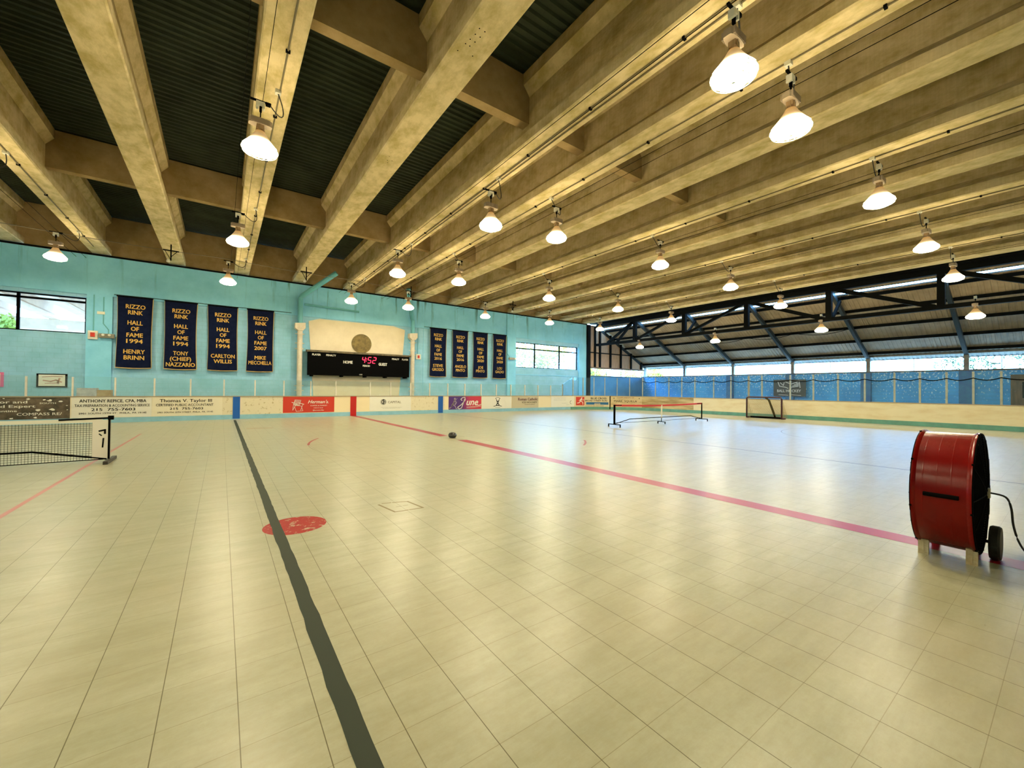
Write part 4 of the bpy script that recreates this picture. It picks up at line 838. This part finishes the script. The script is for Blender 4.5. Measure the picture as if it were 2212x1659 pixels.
# ------------------------------------------------------------------ puck / ball feeder on centre spot
t = thing('hockey_ball', 'small glossy black rounded object lying on the centre spot', 'ball', (5.86, 11.36, 0))
MB().lathe([(0.0,0.0),(0.09,0.01),(0.125,0.05),(0.13,0.10),(0.10,0.155),(0.05,0.175),(0.0,0.178)], (5.86,11.36,0.0), 24).build('body', M('glossy_black', (0.008,0.008,0.008), 0.12), t, True)
MB().lathe([(0.132,0.085),(0.132,0.10)], (5.86,11.36,0.0), 24).build('seam', GREYST, t)

# ------------------------------------------------------------------ pickleball nets
NETM = M('net_cord', (0.03,0.035,0.02), 0.8)
def net_left():
    y = 11.35; x1 = -1.80; x0 = x1-6.7
    t = thing('pickleball_net', 'portable net with white top tape and black mesh at the left edge', 'net', ((x0+x1)/2, y, 0))
    m = MB(); n = 150
    for i in range(n+1):
        x = x0+0.22+(x1-0.44-x0)*i/n; m.box(x-0.0022, x+0.0022, y-0.0022, y+0.0022, 0.06, 0.80)
    for k in range(19): z = 0.06+k*0.0415; m.box(x0+0.2, x1-0.2, y-0.0022, y+0.0022, z-0.0022, z+0.0022)
    m.build('netting', NETM, t)
    MB().box(x0+0.1, x1-0.12, y-0.006, y+0.006, 0.79, 0.86).build('top_tape', WHITE, t)
    MB().tube([(x0+0.1,y,0.05),(x1-0.1,y,0.055)], 0.009, 5).build('bottom_cord', BLK, t)
    for x, s_ in ((x1,-1),(x0,1)):
        MB().box(min(x, x+s_*0.26), max(x, x+s_*0.26), y-0.012, y+0.012, 0.07, 0.84).build('side_sleeve', M('white_vinyl', (0.74,0.70,0.62), 0.5), t)
        MB().tube([(x+s_*0.02,y,0.05),(x+s_*0.02,y,0.90)], 0.022, 8).build('post', BLK, t)
        MB().tube([(x+s_*0.72,y,0.855),(x+s_*0.02,y,0.875)], 0.018, 8).box(x-0.04, x+0.04, y-0.03, y+0.03, 0.84, 0.92).build('tension_arm', BLK, t)
        MB().bar((x,y-0.42,0.03),(x,y+0.42,0.03),0.07,0.06).build('foot', M('black_foot', (0.03,0.025,0.02), 0.5), t)
    MB().tube([(x1-0.05,y,0.06),(x1-1.05,y,0.27),(x0+1.05,y,0.27),(x0+0.05,y,0.06)], 0.019, 8).build('lower_frame', BLK, t)
    m = MB(); g = lambda u, v: (u, y-0.016, v); stroke(m, [(x1-0.16,0.62),(x1-0.08,0.64),(x1-0.08,0.57)], 0.03, g); stroke(m, [(x1-0.16,0.56),(x1-0.13,0.53)], 0.02, g); stroke(m, [(x1-0.11,0.30),(x1-0.10,0.47)], 0.025, g); m.build('logo', INK, t)
net_left()
def net_right():
    y = 11.3; x0, x1 = 13.33, 20.03
    t = thing('pickleball_net', 'portable net frame with red top band and no mesh, standing mid floor at right', 'net', (16.6, y, 0))
    pts = [(x0, y, 0.90), (x0+2, y, 0.855), (16.6, y, 0.85), (x1-2, y, 0.86), (x1, y, 0.90)]
    m = MB()
    for a, b2 in zip(pts[:-1], pts[1:]): m.bar(a, b2, 0.015, 0.075)
    m.build('top_tape', M('red_tape', (0.6,0.02,0.02), 0.5), t)
    for x in (x0, x1):
        MB().tube([(x,y,0.12),(x,y,0.93)], 0.045 if x == x0 else 0.03, 8).build('post', BLK, t)
        MB().bar((x,y-0.32,0.11),(x,y+0.32,0.11),0.04,0.035).box(x-0.02,x+0.02,y-0.32,y-0.29,0,0.11).box(x-0.02,x+0.02,y+0.29,y+0.32,0,0.11).build('foot', BLK, t)
        MB().tube([(x,y,0.9),(x+(0.45 if x == x0 else -0.45),y,0.90)], 0.02, 6).build('tension_arm', BLK, t)
    MB().box(16.57,16.65,y-0.012,y+0.012,0.27,0.87).build('center_strap', M('white_strap', (0.8,0.76,0.66), 0.6), t)
    MB().tube([(16.6,y,0.10),(16.6,y,0.30)], 0.018, 6).bar((16.6,y-0.2,0.10),(16.6,y+0.2,0.10),0.035,0.03).box(16.58,16.62,y-0.2,y-0.17,0,0.1).box(16.58,16.62,y+0.17,y+0.2,0,0.1).build('center_foot', BLK, t)
    MB().tube([(x0+0.05,y,0.13),(x0+1.0,y,0.30),(16.6,y,0.31),(x1-1.0,y,0.30),(x1-0.05,y,0.13)], 0.016, 6).build('lower_frame', BLK, t)
    MB().tube([(x0,y,0.18),(x0+0.6,y,0.16),(16.6,y,0.15),(x1-0.6,y,0.16),(x1,y,0.18)], 0.008, 5).build('bottom_cord', BLK, t)
net_right()

# ------------------------------------------------------------------ hockey goal
def goal():
    X = 25.15; y0, y1 = 9.60, 11.43; H = 1.22
    t = thing('hockey_goal', 'dark red framed hockey goal with mesh net before the right end boards', 'goal', (X, 10.5, 0))
    DR = M('dark_maroon_frame', (0.045,0.006,0.012), 0.5)
    pts = [(X,y0,0.03),(X,y0,H-0.08),(X,y0+0.03,H-0.02),(X,y0+0.10,H),(X,y1-0.10,H),(X,y1-0.03,H-0.02),(X,y1,H-0.08),(X,y1,0.03)]
    MB().tube(pts, 0.042, 8).build('front_frame', DR, t, True)
    MB().tube([(X,y0,0.05),(X+0.35,y0-0.04,0.04),(X+0.78,y0+0.12,0.04),(X+0.98,y0+0.35,0.04),(X+0.98,y1-0.35,0.04),(X+0.78,y1-0.12,0.04),(X+0.35,y1+0.04,0.04),(X,y1,0.05)], 0.045, 8).build('base_frame', DR, t, True)
    MB().box(X+0.35,X+0.40,y0+0.05,y1-0.05,0.0,0.10).build('pad', BLK, t)
    MB().bar((X+0.03,10.42,H-0.03),(X+0.45,10.42,1.05),0.10,0.05).bar((X+0.45,10.42,1.05),(X+0.95,10.30,0.06),0.10,0.05).build('center_strut', BLK, t)
    m = MB(); N = 34
    def back(u, v):                            # net surface: v 0 at the crossbar to 1 on the base
        yy = y0+(y1-y0)*u; a = min(1, min(u, 1-u)/0.16); b2 = 0.30+0.70*math.sin(a*PI/2)
        xx = X+(0.95*b2)*(v**1.3)+0.15*math.sin(PI*v)*b2; return (xx, yy, H-0.02-(H-0.06)*v)
    for i in range(N+1): m.tube([back(i/N, k/10) for k in range(11)], 0.004, 4, cap=False)
    for j in range(1, 24): m.tube([back(i/16, j/24) for i in range(17)], 0.004, 4, cap=False)
    for yy in (y0, y1):
        for k in range(1, 18):
            z = H*k/18; d = 0.98*(1-(z/H))**0.8; m.tube([(X,yy,z),(X+max(0.05, d*0.85),yy+(0.08 if yy == y0 else -0.08),z)], 0.004, 4, cap=False)
        for k in range(1, 14):
            d = 0.85*k/14; m.tube([(X+d,yy,0.04),(X+d,yy,H*(1-min(1, d/0.86))**1.0+0.03)], 0.004, 4, cap=False)
    m.build('netting', M('tan_netting', (0.30,0.24,0.10), 0.8), t)
goal()

# ------------------------------------------------------------------ drum fan
def fan():
    X, Z, R = 5.76, 0.612, 0.545; ya, yb = 0.545, 0.925
    t = thing('drum_fan', 'large red drum floor fan on white feet and black wheels at right', 'fan', (X, 0.73, 0))
    rp = M('glossy_red_paint', (0.17,0.002,0.001), 0.24, 0, (0.13,0.0015,0.001), 4, (1,1,1), 0, None, 0.2); n = 64
    prof_ = [(R+0.012,ya),(R+0.012,ya+0.02),(R,ya+0.03),(R,ya+0.032),(R,ya+0.118),(R,ya+0.12),(R+0.0008,ya+0.124),(R,ya+0.128),(R,ya+0.13),(R,ya+0.208),(R,ya+0.21),(R+0.0008,ya+0.214),(R,ya+0.218),(R,ya+0.22),(R,ya+0.298),(R,ya+0.30),(R+0.0008,ya+0.304),(R,ya+0.308),(R,ya+0.31),(R,yb-0.032),(R,yb-0.03),(R+0.012,yb-0.02),(R+0.012,yb)]
    MB().lathe(prof_, (X,0,Z), n, 'y').build('drum', rp, t, True)
    MB().lathe([(R-0.008,yb),(R-0.008,ya)], (X,0,Z), n, 'y').build('inner_liner', BLK, t, True)
    for y, s_ in ((ya,-1),(yb,1)):
        m = MB()
        for k in range(24):
            r = R*(k+1)/24.5; m.tube([(X+r*math.cos(a*PI/24), y+s_*(0.030*math.cos(r/R*PI/2)+0.004), Z+r*math.sin(a*PI/24)) for a in range(48)], 0.0042, 4, True)
        for k in range(12):
            a = k*PI/6; m.tube([(X+R*q_*math.cos(a), y+s_*(0.030*math.cos(q_*PI/2)+0.008), Z+R*q_*math.sin(a)) for q_ in (0.05,0.3,0.55,0.8,1.0)], 0.005, 4)
        m.build('grille', BLK, t)
        m = MB().tube([(X+(R+0.004)*math.cos(a*PI/32), y+s_*0.002, Z+(R+0.004)*math.sin(a*PI/32)) for a in range(64)], 0.007, 6, True)
        for k in range(8):
            a = k*PI/4+0.2; m.box(X+(R+0.012)*math.cos(a)-0.008, X+(R+0.012)*math.cos(a)+0.008, y-0.008, y+0.008, Z+(R+0.012)*math.sin(a)-0.008, Z+(R+0.012)*math.sin(a)+0.008)
        m.build('rim', BLK, t)
    m = MB()
    for k in range(6):
        a0 = k*PI/3; vs = []
        for q_, w_ in ((0.12,0.35),(0.5,0.42),(0.92,0.30)):
            r = R*q_
            for s_ in (-1, 1): vs.append((X+r*math.cos(a0+s_*w_), 0.735+s_*0.05, Z+r*math.sin(a0+s_*w_)))
        vs += [(v[0], v[1]+0.006, v[2]) for v in vs]
        m.add(vs, [(0,1,3,2),(2,3,5,4),(8,9,7,6),(10,11,9,8),(0,6,7,1),(4,5,11,10),(0,2,8,6),(2,4,10,8),(1,7,9,3),(3,9,11,5)])
    m.lathe([(0.0,0.62),(0.07,0.63),(0.08,0.84),(0.0,0.85)], (X,0,Z), 16, 'y'); m.build('blades', BLK, t)
    # recessed handle
    m = MB(); A = math.radians(178.5)
    for k in range(9):
        pass
    m.tube([(X+(R+0.004)*math.cos(A), 0.62, Z+(R+0.004)*math.sin(A)+0.0),(X+(R+0.006)*math.cos(A), 0.84, Z+(R+0.004)*math.sin(A))], 0.019, 8); m.build('handle', BLK, t)
    FT = M('worn_white_foot', (0.55,0.50,0.38), 0.6, 0, (0.35,0.28,0.15), 12)
    for yy in (0.575, 0.885):
        MB().box(5.49,5.53,yy-0.036,yy+0.036,0,0.145).box(5.485,5.49,yy-0.006,yy+0.006,0.02,0.13).build('foot', FT, t)
    for yy in (0.60, 0.87): MB().box(5.95,6.0,yy-0.03,yy+0.03,0.0,0.13).build('foot', BLK, t)
    for yy in (0.465,):
        MB().lathe([(0.0,-0.035),(0.145,-0.035),(0.155,-0.02),(0.155,0.02),(0.145,0.035),(0.0,0.035)], (5.86,yy,0.155), 28, 'y').build('wheel', RUBBER, t)
        MB().tube([(5.86,yy,0.155),(5.86,0.62,0.155)], 0.015, 6).build('axle', BLK, t)
    m = MB(); pts = [(5.80,0.49,0.62),(5.80,0.40,0.60),(5.82,0.37,0.50),(5.84,0.36,0.35),(5.87,0.33,0.20),(5.93,0.28,0.09),(6.02,0.20,0.03),(6.2,0.0,0.012),(6.4,-0.35,0.012),(6.5,-0.8,0.012)]
    P2 = []
    for k in range(len(pts)-1):                # smooth curve through the points
        p0, p1, p2, p3 = [Vector(pts[max(0, min(len(pts)-1, k+j))]) for j in (-1, 0, 1, 2)]
        for q_ in range(5):
            u = q_/5; P2.append(0.5*((2*p1)+(p2-p0)*u+(2*p0-5*p1+4*p2-p3)*u*u+(3*p1-p0-3*p2+p3)*u**3))
    m.tube(P2, 0.008, 6); m.build('power_cord', RUBBER, t, True)
    MB().box(5.78,5.84,0.492,0.512,0.57,0.66).build('switch_box', M('beige_box', (0.4,0.35,0.25), 0.5), t)
fan()

# ------------------------------------------------------------------ outside: fence and trees
t = thing('wire_fence', 'thin wire fence with steel posts outside the bright opening', 'fence', (36, 10, 0))
for y in (23.5, 19.66, 15.1, 10.6, 6.2, 2.6, -1.5): MB().tube([(36,y,-0.2),(36,y,3.72)], 0.03, 6).tube([(36,y-0.08,3.4),(36,y+0.08,3.4)], 0.012, 4).build('post', GREYST, t)
MB().tube([(36,25,3.25),(36,-4,3.25)], 0.008, 4).tube([(36,5.5,3.65),(36,-4,3.65)], 0.008, 4).build('wire', GREYST, t)
t = thing('wire_fence', 'thin railing outside the low opening in the far corner', 'fence', (30, 27, 0))
for x in (26.6, 28.4, 30.6, 32.8): MB().tube([(x,27,-0.2),(x,27,3.4)], 0.03, 6).build('post', BLK, t)
MB().tube([(26,27,3.05),(38,27,3.05)], 0.015, 4).build('wire', BLK, t)
LEAF = M('yellow_green_leaves', (0.46,0.44,0.04), 0.6, 0, (0.28,0.31,0.03), 2); LEAFD = M('dark_leaves', (0.05,0.09,0.02), 0.6, 0, (0.02,0.04,0.01), 2); BARK = M('grey_bark', (0.15,0.10,0.06), 0.8)
def tree(x, y, h, r, n, m_, label, zc=None, leaf=0.2):
    t = thing('tree', label, 'tree', (x, y, -0.2), 'trees outside the hall'); rnd = random.Random(int(x*31+y*7)); zc = zc or h-r*0.6
    MB().tube([(x,y,-0.2),(x+0.1,y,h*0.4),(x-0.05,y,zc)], [0.16,0.12,0.05], 8).build('trunk', BARK, t)
    m = MB()
    cl = [(rnd.uniform(-1,1)*r*0.8, rnd.uniform(-1,1)*r*0.8, rnd.uniform(-0.8,0.8)*r*0.6, rnd.uniform(0.3,0.6)*r) for _ in range(12)]
    for _ in range(n):
        c = rnd.choice(cl); a = rnd.uniform(0, 2*PI); e = rnd.uniform(-1, 1); q_ = c[3]*rnd.random()**0.33; ce = math.sqrt(1-e*e)
        p = Vector((x+c[0]+q_*ce*math.cos(a), y+c[1]+q_*ce*math.sin(a), zc+c[2]+q_*e)); u = Vector((rnd.uniform(-1,1), rnd.uniform(-1,1), rnd.uniform(-1,1))).normalized(); w_ = u.orthogonal().normalized(); s_ = leaf*rnd.uniform(0.6,1.2)
        m.add([p-u*s_, p+w_*s_*0.45, p+u*s_, p-w_*s_*0.45], [(0,1,2,3)])
    m.build('foliage', m_, t)
tree(22.6, 33, 8.0, 3.0, 2600, LEAF, 'yellow green tree outside the left half of the right window', 5.2)
tree(28.6, 33.5, 8.2, 3.0, 2600, LEAF, 'yellow green tree outside the right half of the right window', 5.6)
tree(35.2, 32.5, 6.0, 2.6, 2200, LEAF, 'yellow green tree seen through the low corner opening', 3.6)
tree(42.0, 30.5, 6.0, 2.4, 2200, LEAF, 'bright tree just right of the corner column', 3.6)
tree(-10.2, 32, 5.0, 1.3, 900, LEAF, 'small green tree at the bottom left of the left window', 4.2)
tree(38.2, 4.2, 5.4, 1.3, 500, LEAFD, 'sparse vine covered tree by the sixth roof frame', 3.4, 0.11)
tree(37.5, 1.4, 6.2, 1.5, 1500, LEAFD, 'dark leafy branches at the right edge of the bright opening', 4.2, 0.10)
